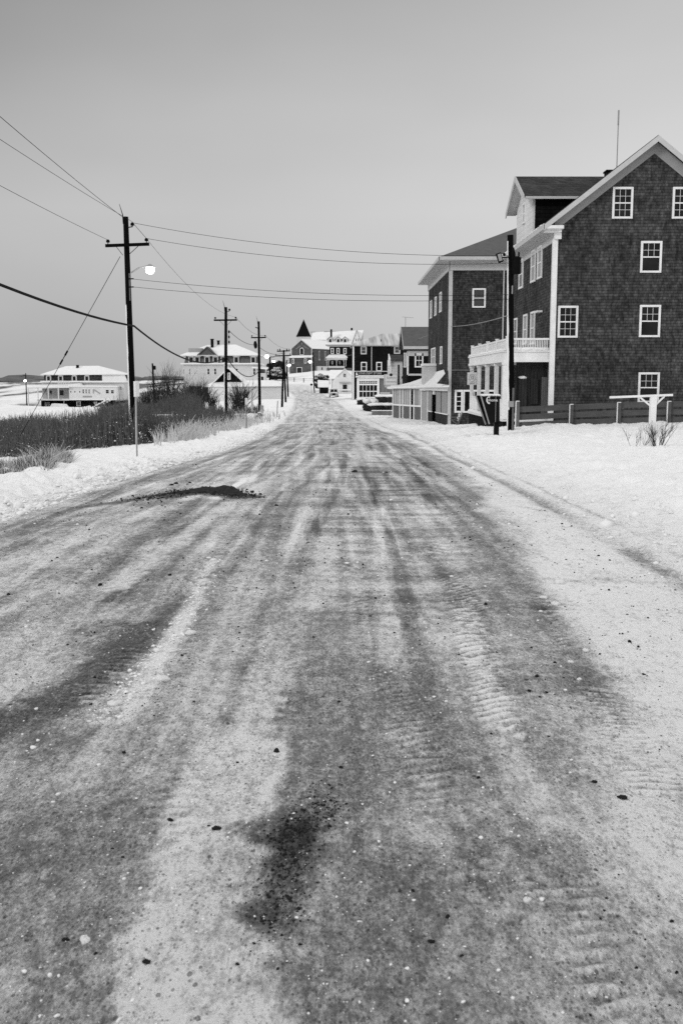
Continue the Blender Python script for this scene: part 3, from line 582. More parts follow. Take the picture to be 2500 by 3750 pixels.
# ================================================================== street shop in front of it
G = -2.2
A1 = Vector((XL2 - .04, 76.8, 0)); p1 = W(1567, 1500, 86); p2 = W(1546, 1500, 87.4); p3 = W(1440, 1500, 94.2)
PL = [A1, Vector((p1.x, 86, 0)), Vector((p2.x, 87.4, 0)), Vector((p3.x, 94.2, 0))]
SH = thing('corner_shop', 'low glazed shop with snow-covered roof built against the tall shingled building', 'shop', (XL2 - 1.5, 84, -2.1))
eav = [W(1640, 1412, 76.8).z, W(1567, 1412, 86).z, W(1546, 1413, 87.4).z, W(1440, 1420, 94.2).z]
BK = Vector((XL2 + .3, 97, 0))
m = MB(); 
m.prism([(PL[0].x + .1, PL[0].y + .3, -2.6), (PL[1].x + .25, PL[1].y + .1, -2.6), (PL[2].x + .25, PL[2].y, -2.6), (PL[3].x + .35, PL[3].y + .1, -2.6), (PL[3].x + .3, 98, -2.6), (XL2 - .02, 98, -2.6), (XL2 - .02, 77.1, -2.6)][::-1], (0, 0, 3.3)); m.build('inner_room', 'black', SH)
def along(i, a, b): p = PL[i].lerp(PL[i + 1], a); q = PL[i].lerp(PL[i + 1], b); return p, q
def pan(mb, i, a, b, z0, z1, t=.06, o=0.):
    p, q = along(i, a, b); d = (q - p).normalized(); n = Vector((d.y, -d.x, 0)); n = n if n.x < 0 else -n
    P = [p + n * o, q + n * o, q + n * (o + t), p + n * (o + t)]
    mb.prism([(v.x, v.y, z0) for v in P], (0, 0, z1 - z0))
ze_ = .75
for a, b__ in ((.01, .56), (.76, 1)): m = MB(); pan(m, 0, a, b__, -2.6, -.95); m.build('base_boarding', 'board', SH)
for a, b__ in ((.03, .26), (.31, .54), (.78, .97)): m = MB(); pan(m, 0, a, b__, -.93, .78, .05, .01); m.build('shutter', 'light', SH)
for a, b__ in ((0, .57), (.76, .99)): m = MB(); pan(m, 0, a, b__, -.98, -.9, .1); m.build('sill', 'white', SH)
m = MB(); pan(m, 1, .02, .98, -2.6, 1.0, .06, .02); m.build('side_panel', 'frieze', SH)
m = MB(); pan(m, 2, 0, 1, -2.6, -1.95, .05); m.build('brick_footing', 'stone', SH)
for a, b__ in ((0, .24), (.38, .62), (.74, 1)): m = MB(); pan(m, 2, a, b__, -1.95, -.63, .03); m.build('lower_panel', 'grey', SH)
for a, b__ in ((0, .26), (.4, .72), (.76, .98)): m = MB(); pan(m, 2, a, b__, -.5, 1.0, .03); m.build('drawn_curtain', 'light', SH)
m = MB()
for a in (0, .25, .37, .63, .73, .99): pan(m, 2, a, a + .022, -2.0, 1.0, .09)
pan(m, 2, 0, 1, -2.0, -1.92, .12); pan(m, 2, 0, 1, -.66, -.52, .11)
for a in (.05, .1, .44, .5, .56, .8, .86, .92): pan(m, 2, a, a + .008, -.52, 1.0, .05)
pan(m, 0, .975, 1, -2.5, 1.0, .09); m.build('window_frame', 'white', SH)
m = MB(); pan(m, 0, .0, 1, eav[0] - .42, eav[0] - .1, .3); pan(m, 1, 0, 1, eav[1] - .42, eav[1] - .1, .3); pan(m, 2, 0, 1, 1.0 - .1, 1.0 + .22, .3); m.build('fascia', 'whitewall', SH)
m = MB(); pan(m, 0, .6, .68, .5, .95, .14); m.build('notice', 'whitewall', SH)
# roof surfaces
def shp(px, py, Y): return tuple(W(px, py, Y))
zs = 1.12
e_pts = [(XL2 - .02, 76.2, zs + .16), (PL[0].x - .45, 76.3, zs + .14), (PL[1].x - .45, 86, zs + .06), (PL[2].x - .45, 87.3, zs + .04), (PL[3].x - .5, 94.2, zs - .1), (PL[3].x - .4, 99, zs - .1)]
r_pts = [shp(1624, 1353, 80), shp(1600, 1362, 87), shp(1567, 1366, 92), shp(1540, 1386, 94), shp(1500, 1400, 96), shp(1470, 1408, 98)]
r_pts[0] = (XL2 - .05, 80, r_pts[0][2]); r_pts[1] = (XL2 - .05, 87, r_pts[1][2])
m = MB()
for i in range(5): m.slab([e_pts[i + 0], e_pts[i + 1], r_pts[i + 1], r_pts[i]], .14)
m.build('snowy_roof', 'snow', SH)
m = MB(); g0 = W(1638, 1352, 76.5); m.prism([(XL2 - .03, 76.35, zs + .2), shp(1599, 1404, 76.35), (XL2 - .1, 76.35, W(1628, 1355, 76.35).z)], (0, .1, 0)); m.build('roof_gable', 'shing', SH)
a = W(1583, 1336, 88); b_ = W(1620, 1362, 88); m = MB(); m.box(XL2 - 1.1, XL2 - .03, 86.4, 88.6, b_.z - 1.1, a.z - .1); c_ = m.build('roof_hatch', 'cornice', SH)
m = MB(); m.box(XL2 - 1.2, XL2 - .03, 86.3, 88.7, a.z - .1, a.z + .1); m.build('hatch_snow', 'snow', c_)
# ================================================================== front porch sign, phone, steps
q0 = W(1711, 1363, 60.3); q1 = W(1744, 1409, 60.3)
t = thing('hanging_sign', 'square white sign with a faint oval emblem fixed to the far porch post', 'sign', ((q0.x + q1.x) / 2, 60.3, q1.z))
m = MB(); m.box(q0.x, q1.x, 60.28, 60.34, q1.z, q0.z); m.build('board', 'whitewall', t)
m = MB(); cx_, cz_ = (q0.x + q1.x) / 2, (q0.z + q1.z) / 2 + .03
pts = [(cx_ + .17 * math.cos(a) , 60.275, cz_ + .22 * math.sin(a)) for a in np.linspace(0, 2 * math.pi, 25)]; m.tube(pts, .012, 5, cap=False)
pts = [(cx_ + .06 * math.cos(a), 60.275, cz_ + .04 + .1 * math.sin(a)) for a in np.linspace(-1.4, 4, 12)]; m.tube(pts, .02, 5); m.box(cx_ - .15, cx_ + .15, 60.265, 60.278, cz_ - .33, cz_ - .28)
m.build('oval_emblem', 'frieze', t)
m = MB(); m.bar((q0.x + .05, 60.31, q0.z + .04), (XP, 60.5, q0.z + .1), .03, .03); m.build('bracket', 'iron', t)
for px, py, r in ((1739, 1570, 1), (1757, 1557, 1.0)):
    c = W(px, py, 57.2 if py > 1560 else 58); t = thing('stone_step', 'rounded doorstep capped with snow, %s of the two below the porch' % ('lower' if py > 1560 else 'upper'), 'step', (c.x, c.y, c.z - .12), group='rounded steps up to the porch')
    m = MB(); m.lathe((c.x, c.y, c.z - .3), [(.72, 0), (.75, .1), (.75, .2), (.7, .24)], 20); m.build('stone', 'stone', t)
    m = MB(); m.lathe((c.x, c.y, c.z - .06), [(.76, 0), (.8, .04), (.72, .11), (.4, .16), (.02, .17)], 20); m.build('snow_cap', 'snow', t, smooth=True)
# public telephone
YK = 40.0
tl, tr_, bl, br_ = W(1762, 1449, YK), W(1829, 1447, YK), W(1789, 1548, YK), W(1829, 1545, YK)
t = thing('public_telephone', 'black public telephone shelter on a short post with white handset lettering, snow on top', 'telephone', (tr_.x - .1, YK, ground(tr_.x, YK)))
m = MB(); m.prism([tuple(tl), tuple(tr_), tuple(br_), tuple(bl)], (0, .05, 0)); m.build('side_panel', 'black', t)
m = MB(); o_ = Vector((-.1, .75, 0)); m.prism([tuple(tl + o_), tuple(tr_ + o_), tuple(br_ + o_), tuple(bl + o_)], (0, .05, 0)); m.build('far_side_panel', 'black', t)
m = MB(); m.box(tr_.x - .04, tr_.x, YK + .05, YK + .78, br_.z, tr_.z); m.box(bl.x + .1, br_.x, YK + .05, YK + .75, br_.z, br_.z + .04); m.build('back_panel', 'black', t)
m = MB(); m.bar((tl.x - .02, YK, tl.z), (bl.x + .02, YK, bl.z - .05), .05, .03, (0, 1, 0)); m.build('edge_trim', 'galv', t); m = MB(); x_ = W(1815, 1450, YK).x; m.box(x_ - .008, x_ + .008, YK - .012, YK - .002, br_.z, tr_.z); m.build('edge_trim', 'galv', t); m = MB(); m.bar((tl.x - .13, YK + .7, tl.z), (bl.x - .02, YK + .7, bl.z - .1), .05, .05, (0, 1, 0)); m.build('edge_trim', 'galv', t)
m = MB(); m.box(x_ - .03, br_.x - .005, YK + .1, YK + .25, ground(tr_.x, YK) - .2, br_.z + .3); m.build('post', 'black', t)
m = MB()
for i in range(7): m.blob((tl.x + .08 + i * .1, YK + .25, tl.z + .02), (.1, .4, .05), i + 5, 10, 6)
m.build('snow_cap', 'snow', t, smooth=True)
m = MB(); m.box(tl.x + .25, tr_.x - .1, YK + .1, YK + .6, bl.z + .25, bl.z + .75); m.build('telephone_body', 'iron', t)
ph = W(1805, 1465, YK - .03); text('phone_lettering', 'phone', .17, (ph.x - .03, YK - .012, ph.z), (math.pi / 2, 0, 0), 'wtext', t, extrude=.004)
hs = W(1783, 1463, YK); pts = [(hs.x + .075, YK - .01, hs.z + .11), (hs.x + .02, YK - .01, hs.z + .1), (hs.x - .015, YK - .01, hs.z + .02), (hs.x - .01, YK - .01, hs.z - .06), (hs.x + .03, YK - .01, hs.z - .13), (hs.x + .08, YK - .01, hs.z - .14)]
m = MB(); m.tube(pts, .022, 6); m.blob(pts[0], (.04, .02, .035), 1); m.blob(pts[-1], (.04, .02, .035), 2); m.build('handset_symbol', 'wtext', t)
# adirondack chair beside the shingled building
a = W(1648, 1566, 72.5); gz = ground(a.x + .4, 72.5)
t = thing('garden_chair', 'slatted wooden garden chair with snow on its backrest by the shingled wall', 'chair', (a.x + .45, 72.5, gz))
x0 = a.x; m = MB()
for i in range(5): m.box(x0 + i * .1, x0 + .085 + i * .1, 72.2, 72.8, gz + .42 - i * .015, gz + .45 - i * .015)
m.build('seat', 'grey', t)
m = MB()
for i in range(5): y = 72.22 + i * .12; m.bar((x0 + .5, y + .045, gz + .3), (x0 + .82, y + .045, gz + .98), .1, .025, (0, 1, 0)) if False else m.prism([(x0 + .5, y, gz + .3), (x0 + .53, y, gz + .29), (x0 + .84, y, gz + .98), (x0 + .81, y, gz + .99)], (0, .1, 0))
m.build('backrest', 'cornice', t)
for y in (72.18, 72.82):
    m = MB(); m.bar((x0 + .03, y, gz + .44), (x0 + .6, y, gz - .02), .05, .09, (0, 1, 0)); m.build('leg', 'grey', t)
    m = MB(); m.bar((x0 + .5, y, gz - .02), (x0 + .83, y, gz + .95), .05, .07, (0, 1, 0)); m.build('leg', 'grey', t)
    m = MB(); m.box(x0 - .02, x0 + .62, y - .05, y + .05, gz + .58, gz + .61); m.build('armrest', 'grey', t)
m = MB(); m.blob((x0 + .62, 72.5, gz + .7), (.05, .25, .2), 4); m.blob((x0 + .55, 72.5, gz + .52), (.08, .25, .1), 5); m.build('snow_patch', 'snow', t, smooth=True)
# ================================================================== fence in front of the gabled house
YFn = 46.6
fx = [W(1894, 1520, YFn).x, W(2091, 1520, YFn).x, W(2265, 1520, YFn).x, W(2448, 1520, YFn).x, W(2632, 1520, YFn).x, W(2820, 1520, YFn).x]
fb = [W(1894, 1577, YFn).z, W(2091, 1568, YFn).z, W(2265, 1561, YFn).z, W(2448, 1557, YFn).z, W(2632, 1555, YFn).z, W(2820, 1552, YFn).z]
t = thing('rail_fence', 'dark three-rail wooden fence in front of the gabled house', 'fence', (fx[1], YFn, fb[1]))
for i, (x, z) in enumerate(zip(fx, fb)):
    m = MB(); h_ = 1.1 if i else 1.36; m.box(x - .075, x + .075, YFn - .08, YFn + .06, z - .3, z + h_); o = m.build('post', 'grey' if i == 0 else 'fence', t)
    m = MB(); m.box(x - .1, x - .077, YFn - .08, YFn + .04, z + .12, z + h_); m.box(x - .08, x + .07, YFn - .08, YFn + .05, z + h_ + .001, z + h_ + .03); m.build('snow_edge', 'snow', o)
for j, hh in enumerate((.98, .62, .26)):
    m = MB()
    for i in range(5): m.prism([(fx[i] + .01, YFn + .062, fb[i] + hh - .13), (fx[i + 1] - .01, YFn + .062, fb[i + 1] + hh - .13), (fx[i + 1] - .01, YFn + .062, fb[i + 1] + hh + .13), (fx[i] + .01, YFn + .062, fb[i] + hh + .13)], (0, .035, 0))
    m.build('rail', 'fence', t)
# ================================================================== helpers for the farther buildings
def rect(m, x0, y0, x1, y1, Y, d=.1, off=0.):
    a = W(x0, y0, Y); b_ = W(x1, y1, Y); m.box(a.x, b_.x, Y - off, Y + d, b_.z, a.z); return m
def pc(name, mt, par, x0, y0, x1, y1, Y, d=.1, off=0.): return rect(MB(), x0, y0, x1, y1, Y, d, off).build(name, mt, par)
def win(par, x0, y0, x1, y1, Y, nx=2, nz=1, trim=.12, g='glass', split=True, tm='white'):
    a = W(x0, y0, Y); b_ = W(x1, y1, Y); return window(par, 'y', Y, a.x, b_.x, b_.z, a.z, nx, nz, trim, g, split=split, tm=tm, mun=.035)
def hip(m, x0, x1, y0, y1, ze, zr, t, th=.15):
    """hip roof with ridge along the longer side; t = hip run"""
    if x1 - x0 >= y1 - y0: P = (x0 + t, (y0 + y1) / 2, zr); Q = (x1 - t, (y0 + y1) / 2, zr); fs = [((x0, y0, ze), (x1, y0, ze), Q, P), ((x1, y0, ze), (x1, y1, ze), Q), ((x1, y1, ze), (x0, y1, ze), P, Q), ((x0, y1, ze), (x0, y0, ze), P)]
    else: P = ((x0 + x1) / 2, y0 + t, zr); Q = ((x0 + x1) / 2, y1 - t, zr); fs = [((x0, y0, ze), (x1, y0, ze), P), ((x1, y0, ze), (x1, y1, ze), Q, P), ((x1, y1, ze), (x0, y1, ze), Q), ((x0, y1, ze), (x0, y0, ze), P, Q)]
    for f_ in fs: m.slab(list(f_), th)
    return m
# ================================================================== dark shingled house with gable to the street (beyond the hip-roofed one)
Y3 = 112.0; a = W(1491, 1283, Y3); X3 = a.x; zt3 = a.z; ridge = W(1480, 1196, 116); e3 = W(1493, 1268, Y3 - .4)
t = thing('gabled_cottage', 'dark house with one four-pane window and grey roof, between tall shingled building and store', 'house', (X3, Y3, -2))
D3 = 8.2; ym = Y3 + D3 / 2
m = MB(); m.prism([(X3, Y3, -3), (X3, Y3 + D3, -3), (X3, Y3 + D3, zt3), (X3, ym, ridge.z - .3), (X3, Y3, zt3)], (11, 0, 0)); m.build('wall', 'dark', t)
m = MB(); ez3 = e3.z; xo3 = X3 - .45
m.slab([(xo3, Y3 - .45, ez3), (X3 + 11.5, Y3 - .45, ez3), (X3 + 11.5, ym, ridge.z), (xo3, ym, ridge.z)], .12); m.slab([(xo3, ym, ridge.z), (X3 + 11.5, ym, ridge.z), (X3 + 11.5, Y3 + D3 + .45, ez3), (xo3, Y3 + D3 + .45, ez3)], .12)
rf = m.build('roof', 'roofgrey', t)
m = MB(); 
for y_ in (Y3 - .45, Y3 + D3 + .45): m.prism([(xo3 - .05, ym, ridge.z + .03), (xo3 - .05, y_, ez3 + .03), (xo3 - .05, y_, ez3 - .4), (xo3 - .05, ym, ridge.z - .4)], (.06, 0, 0))
m.build('rake_board', 'frieze', t)
m = MB(); m.box(xo3, X3 + 11, Y3 - .5, Y3 - .44, ez3 - .3, ez3 + .02); m.box(X3, X3 + 11, Y3 - .06, Y3 - .005, zt3 - .6, zt3 - .02); m.build('eave_cornice', 'cornice', t)
pc('corner_board', 'white', t, 1490, 1284, 1495, 1372, Y3, .1, .05)
pc('water_table', 'cornice', t, 1493, 1368, 1568, 1375, Y3, .05, .06)
win(t, 1518, 1293, 1549, 1345, Y3, 2, 1, .16)
for xx in (1481, 1487):
    a = WX(xx - 1.3, 1292, X3); b_ = WX(xx + 1.3, 1292, X3); c = WX(xx, 1345, X3)
    window(t, 'x', X3, b_.y, a.y, c.z, a.z, 1, 1, .12, 'curtain')
a = W(1468, 1205, ym); o = W(1468, 1160, ym)
m = MB(); m.tube([(a.x + .5, ym, a.z - .5), (a.x + .5, ym, o.z)], .03, 6); m.bar((a.x + .1, ym, o.z), (a.x + 1.4, ym, o.z - .1), .03, .03)
for i in range(5): m.bar((a.x + .15 + i * .28, ym - .35, o.z - .02 * i), (a.x + .15 + i * .28, ym + .35, o.z - .02 * i), .02, .02)
tv = m.build('tv_antenna', 'galv'); tag(tv, 'thin rooftop television aerial above the left end of the streaky grey roof', 'aerial')
# small pale two-storey annex
YA = 124.0; t = thing('pale_annex', 'small pale two-storey building with a short dark roof, in front of the store', 'building', (W(1445, 1400, YA).x, YA, -2.1))
pc('wall', 'cream', t, 1427, 1315, 1487, 1425, YA, 6)
m = MB(); a = W(1424, 1296, YA); b_ = W(1480, 1317, YA); m.prism([(a.x + .2, YA - .3, b_.z), (b_.x, YA - .3, b_.z), (b_.x, YA + 3, a.z), (a.x + .2, YA + 3, a.z)], (0, 0, -.12)); m.build('roof', 'roof', t)
m = MB(); m.prism([(a.x + .05, YA - .45, b_.z - .7), (a.x + .05, YA - .45, b_.z + .1), (a.x + .05, YA + 3, a.z + .1), (a.x + .05, YA + 3, b_.z - .7)], (.12, 0, 0)); m.build('rake_board', 'white', t)
pc('corner_board', 'white', t, 1427, 1320, 1432, 1366, YA, .1, .06); pc('ledge', 'snow', t, 1408, 1386, 1440, 1391, YA - 1, 1.2)
pc('window', 'black', t, 1480 - 10, 1378, 1480 - 2, 1386, YA, .05, .04)
# ================================================================== store
Y4 = 175.0; a = W(1293, 1262, Y4); b_ = W(1475, 1464, Y4); X4 = a.x
t = thing('department_store', 'dark clapboard store with white-framed show window and a lettered sign strip', 'shop', (a.x + 3, Y4, b_.z))
m = MB(); m.box(a.x, b_.x, Y4, Y4 + 13, b_.z - 1.2, a.z); m.build('wall', 'dark', t)
e = W(1284, 1260, Y4 - .6); rr = W(1400, 1222, Y4 + 6.5)
m = MB(); xr4 = b_.x + .6; x04 = e.x; tt = (rr.x - e.x); y04, y14 = Y4 - .6, Y4 + 13.6; yr4 = (y04 + y14) / 2; zr4 = W(1400, 1221, yr4).z; xr0 = W(1400, 1221, yr4).x
m.slab([(x04, y04, e.z), (xr4, y04, e.z), (xr4, yr4, zr4), (xr0, yr4, zr4)], .2); m.slab([(x04, y04, e.z), (xr0, yr4, zr4), (x04, y14, e.z)], .2); m.slab([(xr0, yr4, zr4), (xr4, yr4, zr4), (xr4, y14, e.z), (x04, y14, e.z)], .2)
rf = m.build('roof', 'snowstreak', t)
m = MB(); q = W(1395, 1252, Y4 + 1); m.tube([(q.x, Y4 + 1.2, q.z - .3), (q.x, Y4 + 1.2, q.z + .5)], .06, 6); m.build('vent_pipe', 'iron', rf)
pc('eave_cornice', 'cornice', t, 1287, 1259, 1470, 1267, Y4 - .35, .34)
pc('corner_board', 'white', t, 1291, 1267, 1296, 1462, Y4, .1, .08)
for x0, y0, x1, y1 in [(1320, 1267, 1342, 1297), (1442, 1266, 1465, 1295)]: win(t, x0, y0, x1, y1, Y4, 1, 1, .2, 'dimcur', tm='cornice')
for x0, y0, x1, y1 in [(1321, 1325, 1343, 1359), (1377, 1325, 1398, 1359)]: win(t, x0, y0, x1, y1, Y4, 1, 1, .16, 'glass')
pc('downpipe', 'cornice', t, 1359, 1262, 1361, 1362, Y4, .05, .12)
pc('belt_board', 'cornice', t, 1297, 1358, 1430, 1361, Y4, .02, .12)
sg = pc('sign_strip', 'black', t, 1298, 1361, 1412, 1373, Y4, .02, .14)
q = W(1351, 1367.4, Y4 - .16); q0 = W(1306, 1367, Y4 - .16)
tx = text('store_lettering', 'E STAR DEPT STORE', .52, (q.x, Y4 - .16, q.z), (math.pi / 2, 0, 0), 'cornice', sg, extrude=.01, sx=.93)
m = MB(); rect(m, 1303, 1374, 1425, 1377, Y4, .02, .9); rect(m, 1301, 1377, 1425, 1382, Y4, .02, .7); rect(m, 1308, 1382, 1425, 1385, Y4, .02, .4); m.build('shop_cornice', 'white', t)
m = MB(); q = W(1304, 1368, Y4); m.prism([(q.x - .1, Y4 - .9, q.z - .6), (q.x + .5, Y4 - .9, q.z - .6), (q.x - .05, Y4 - .9, q.z + .3)], (0, .1, 0)); m.build('cornice_finial', 'white', t)
m = MB()
for x0, x1 in ((1306, 1315), (1380, 1388)): rect(m, x0, 1385, x1, 1464, Y4, .02, .3)
rect(m, 1315, 1385, 1380, 1395, Y4, .02, .28); rect(m, 1315, 1405, 1380, 1410, Y4, .02, .28); rect(m, 1315, 1431, 1380, 1434, Y4, .02, .28); rect(m, 1315, 1453, 1380, 1462, Y4, .02, .28)
for i in range(1, 5): x = 1315 + 65 * i / 5; rect(m, x - .7, 1410, x + .7, 1453, Y4, .02, .24)
for i in range(1, 10): x = 1315 + 65 * i / 10; rect(m, x - .8, 1395, x + .8, 1405, Y4, .02, .22)
rect(m, 1315, 1399.4, 1380, 1400.6, Y4, .02, .221); fr = m.build('show_window', 'white', t); pc('pane', 'glass', fr, 1315, 1395, 1380, 1454, Y4, .02, .1)
pc('side_wall', 'frieze', t, 1389, 1385, 1450, 1460, Y4, .02, .06).data.materials[0] = M['plank']
pc('porch_roof', 'cornice', t, 1392, 1437, 1428, 1441, Y4 - 6, 1.2)
# standing sign on a black post
YS = 104.0; q0 = W(1406, 1372, YS); q1 = W(1461, 1409, YS); pp = W(1461, 1335, YS)
t = thing('hanging_shop_sign', 'white framed board sign hung from a black post in front of the store', 'sign', (pp.x, YS, -2.1))
m = MB(); m.tube([(pp.x - .02, YS, -2.4), (pp.x - .05, YS, pp.z)], .1, 8); m.build('post', 'pole', t)
bd = MB().box(q0.x, pp.x - .2, YS - .04, YS + .04, q1.z, q0.z).build('board', 'whitewall', t)
m = MB(); m.box(q0.x - .03, q0.x + .06, YS - .08, YS + .08, q1.z - .05, q0.z); m.box(q0.x, pp.x + .1, YS - .05, YS + .05, q0.z, q0.z + .06); m.box(q0.x, pp.x - .2, YS - .07, YS + .07, q1.z - .06, q1.z); m.box(pp.x - .3, pp.x - .2, YS - .08, YS + .08, q1.z - .05, q0.z); m.build('frame', 'cornice', t)
q2 = W(1406, 1411, YS); q3 = W(1455, 1418, YS); MB().box(q2.x + .05, q3.x, YS - .03, YS + .03, q3.z, q2.z).build('lower_board', 'cornice', t)
c = W(1431, 1372, YS); m = MB(); m.prism([(c.x + .15 * math.cos(k_), YS - .06, c.z + .15 * math.sin(k_)) for k_ in np.linspace(0, 2 * math.pi, 17)[:-1]], (0, -.015, 0)); m.build('round_emblem', 'ink', bd)
m = MB(); base = W(1417, 1384, YS)
pts = [(base.x, YS - .05, base.z + .14), (base.x + .04, YS - .05, base.z - .02), (base.x + .16, YS - .05, base.z)]; m.tube(pts, .02, 5)
pts = [(base.x + .2 + i * .045, YS - .05, base.z + .045 * (1 if i % 2 else -.3)) for i in range(18)]; m.tube(pts, .014, 5)
for i in range(9): xx = base.x - .02 + i * .115; m.box(xx, xx + .06, YS - .05, YS - .04, base.z - .42, base.z - .36)
m.build('script_lettering', 'iron', bd)
# ================================================================== hedges, retaining wall
def leaves(m, pts, n, size, seed=0, squash=1):
    """n small leaf faces scattered through ellipsoids [(c, (rx,ry,rz))]"""
    r_ = np.random.RandomState(seed); wts = np.array([p[1][0] * p[1][1] * p[1][2] for p in pts]) ** .67; wts /= wts.sum()
    k_ = r_.choice(len(pts), n, p=wts); C_ = np.array([p[0] for p in pts])[k_]; RR = np.array([p[1] for p in pts])[k_]
    d = r_.normal(size=(n, 3)); d /= np.linalg.norm(d, axis=1)[:, None]; rad = r_.uniform(.55, 1.05, n) ** .6
    P = C_ + d * RR * rad[:, None]; a = r_.normal(size=(n, 3)); a /= np.linalg.norm(a, axis=1)[:, None]; b = np.cross(a, d + .01); b /= np.linalg.norm(b, axis=1)[:, None]
    s = size * r_.uniform(.5, 1.3, n)[:, None]; V = np.stack([P - a * s, P + b * s * .7, P + a * s, P - b * s * .7], 1).reshape(-1, 3)
    m.add([tuple(v) for v in V], [(4 * i, 4 * i + 1, 4 * i + 2, 4 * i + 3) for i in range(n)]); return m
def hedge(label, x0, x1, y0, y1, Y, depth, seed, dx=0.):
    a = W(x0, y0, Y); b_ = W(x1, y1, Y); n = max(2, int((b_.x - a.x) / 1.0)); h = a.z - b_.z
    t = thing('hedge', label, 'hedge', ((a.x + b_.x) / 2, Y, b_.z), group='snow-topped hedges along the street')
    E = [((a.x + (b_.x - a.x) * (i + .5) / n + dx * j, Y + depth * j / 3, b_.z + h * .42), ((b_.x - a.x) / n * .8, depth * .3, h * .5)) for i in range(n) for j in range(3)]
    m = MB()
    for i, (c, r) in enumerate(E): m.blob(c, (r[0] * .9, r[1] * .9, r[2] * .92), seed + i, 10, 7)
    m.build('core', 'twig', t, smooth=True)
    m = leaves(MB(), E, 2600, .16, seed); m.build('foliage', 'leaf', t)
    m = MB()
    for i, (c, r) in enumerate(E): m.blob((c[0], c[1], c[2] + r[2] * .72), (r[0] * 1.12, r[1] * 1.15, r[2] * .38), seed + i + 20, 12, 7, .12)
    m.build('snow_cap', 'snow', t, smooth=True)
hedge('snow-topped hedge farthest back, right below the store wall', 1384, 1441, 1443, 1474, 146, 3, 11)
hedge('rounded snow-topped hedge beside the show window of the store', 1312, 1346, 1454, 1486, 146, 5, 31, .3)
hedge('rounded hedge with thick snow, in the middle of the hedge row', 1336, 1376, 1458, 1510, 122, 4, 51)
hedge('nearest and widest snow-topped hedge, standing on the low retaining wall', 1362, 1444, 1474, 1508, 112, 2.5, 71)
t = thing('retaining_wall', 'low weathered plank wall under the nearest hedge', 'wall', (W(1400, 1525, 110).x, 110, -2.4))
m = MB(); a = W(1364, 1504, 110); b_ = W(1446, 1530, 110)
m.prism([(a.x, 110, a.z), (b_.x, 110, a.z - .0), (b_.x, 110, b_.z - .5), (a.x + .7, 110, b_.z - .2), (a.x, 110, a.z - .45)], (0, 2.6, 0)); m.build('planks', 'plank', t)
m = MB()
for i in range(9): m.blob((a.x + .1 + i * .28, 110.05, a.z + .02), (.25, .2, .06), i, 8, 5)
m.build('snow_cap', 'snow', t, smooth=True)
# ================================================================== white house, truck, dark shed
Y5 = 228.0; t = thing('white_house', 'small white gable-fronted house with a dark square window, left of the store', 'house', (W(1255, 1440, Y5).x, Y5, -1.8))
a0 = W(1218, 1392, Y5); a1 = W(1288, 1392, Y5); pk_ = W(1262, 1350, Y5); bz = W(1250, 1450, Y5).z
m = MB(); m.prism([(a0.x, Y5, bz - .5), (a1.x, Y5, bz - .5), (a1.x, Y5, W(1290, 1372, Y5).z), (pk_.x, Y5, pk_.z), (W(1236, 1372, Y5).x, Y5, W(1236, 1372, Y5).z), (a0.x, Y5, a0.z - .2)], (0, 9, 0)); m.build('wall', 'whitewall', t)
m = MB(); L1 = W(1232, 1376, Y5 - .3); R1 = W(1293, 1377, Y5 - .3); pk2 = W(1262, 1348, Y5 - .3)
m.slab([tuple(L1), tuple(pk2), (pk2.x, Y5 + 9, pk2.z), (L1.x, Y5 + 9, L1.z)], .15); m.slab([tuple(pk2), tuple(R1), (R1.x, Y5 + 9, R1.z), (pk2.x, Y5 + 9, pk2.z)], .15); m.build('roof', 'snow', t)
m = MB(); a = W(1208, 1354, Y5 + 4); b_ = W(1262, 1386, Y5 + 2); m.slab([(a.x, Y5 + 1, b_.z), (pk_.x, Y5 + 1, b_.z + .2), (pk_.x, Y5 + 5, a.z), (a.x, Y5 + 5, a.z)], .15); m.build('wing_roof', 'snow', t)
m = MB(); m.box(a.x + .3, pk_.x, Y5 + 1.4, Y5 + 8, bz - .4, b_.z - .1); m.build('wing_wall', 'cream', t)
win(t, 1256, 1367, 1267, 1381, Y5, 2, 1, .12, 'glass', tm='cornice'); win(t, 1252, 1405, 1273, 1427, Y5, 1, 1, .16, 'glass', split=False, tm='whitewall')
pc('door_hood', 'frieze', t, 1243, 1399, 1284, 1403, Y5, .02, .5); pc('bench', 'whitewall', t, 1240, 1427, 1285, 1430, Y5, .02, .6); pc('bench_snow', 'snow', t, 1285 - 45, 1425.5, 1285, 1427, Y5, .01, .62)
pc('cellar_opening', 'black', t, 1253, 1430, 1272, 1433, Y5, .02, .04)
# shed
Y6 = 236.0; t = thing('small_shed', 'little dark shed with a snow-covered roof beside the road end', 'shed', (W(1185, 1438, Y6).x, Y6, -1.5))
pc('wall', 'dark', t, 1168, 1414, 1202, 1440, Y6, 3.5)
m = MB(); a = W(1163, 1416, Y6 - .3); b_ = W(1206, 1416, Y6 - .3); c = W(1163, 1391, Y6 + 2); d_ = W(1205, 1393, Y6 + 2); m.slab([tuple(a), tuple(b_), tuple(d_), tuple(c)], .15); m.build('roof', 'snow', t)
pc('door_post', 'cornice', t, 1168, 1416, 1170, 1440, Y6, .05, .05)
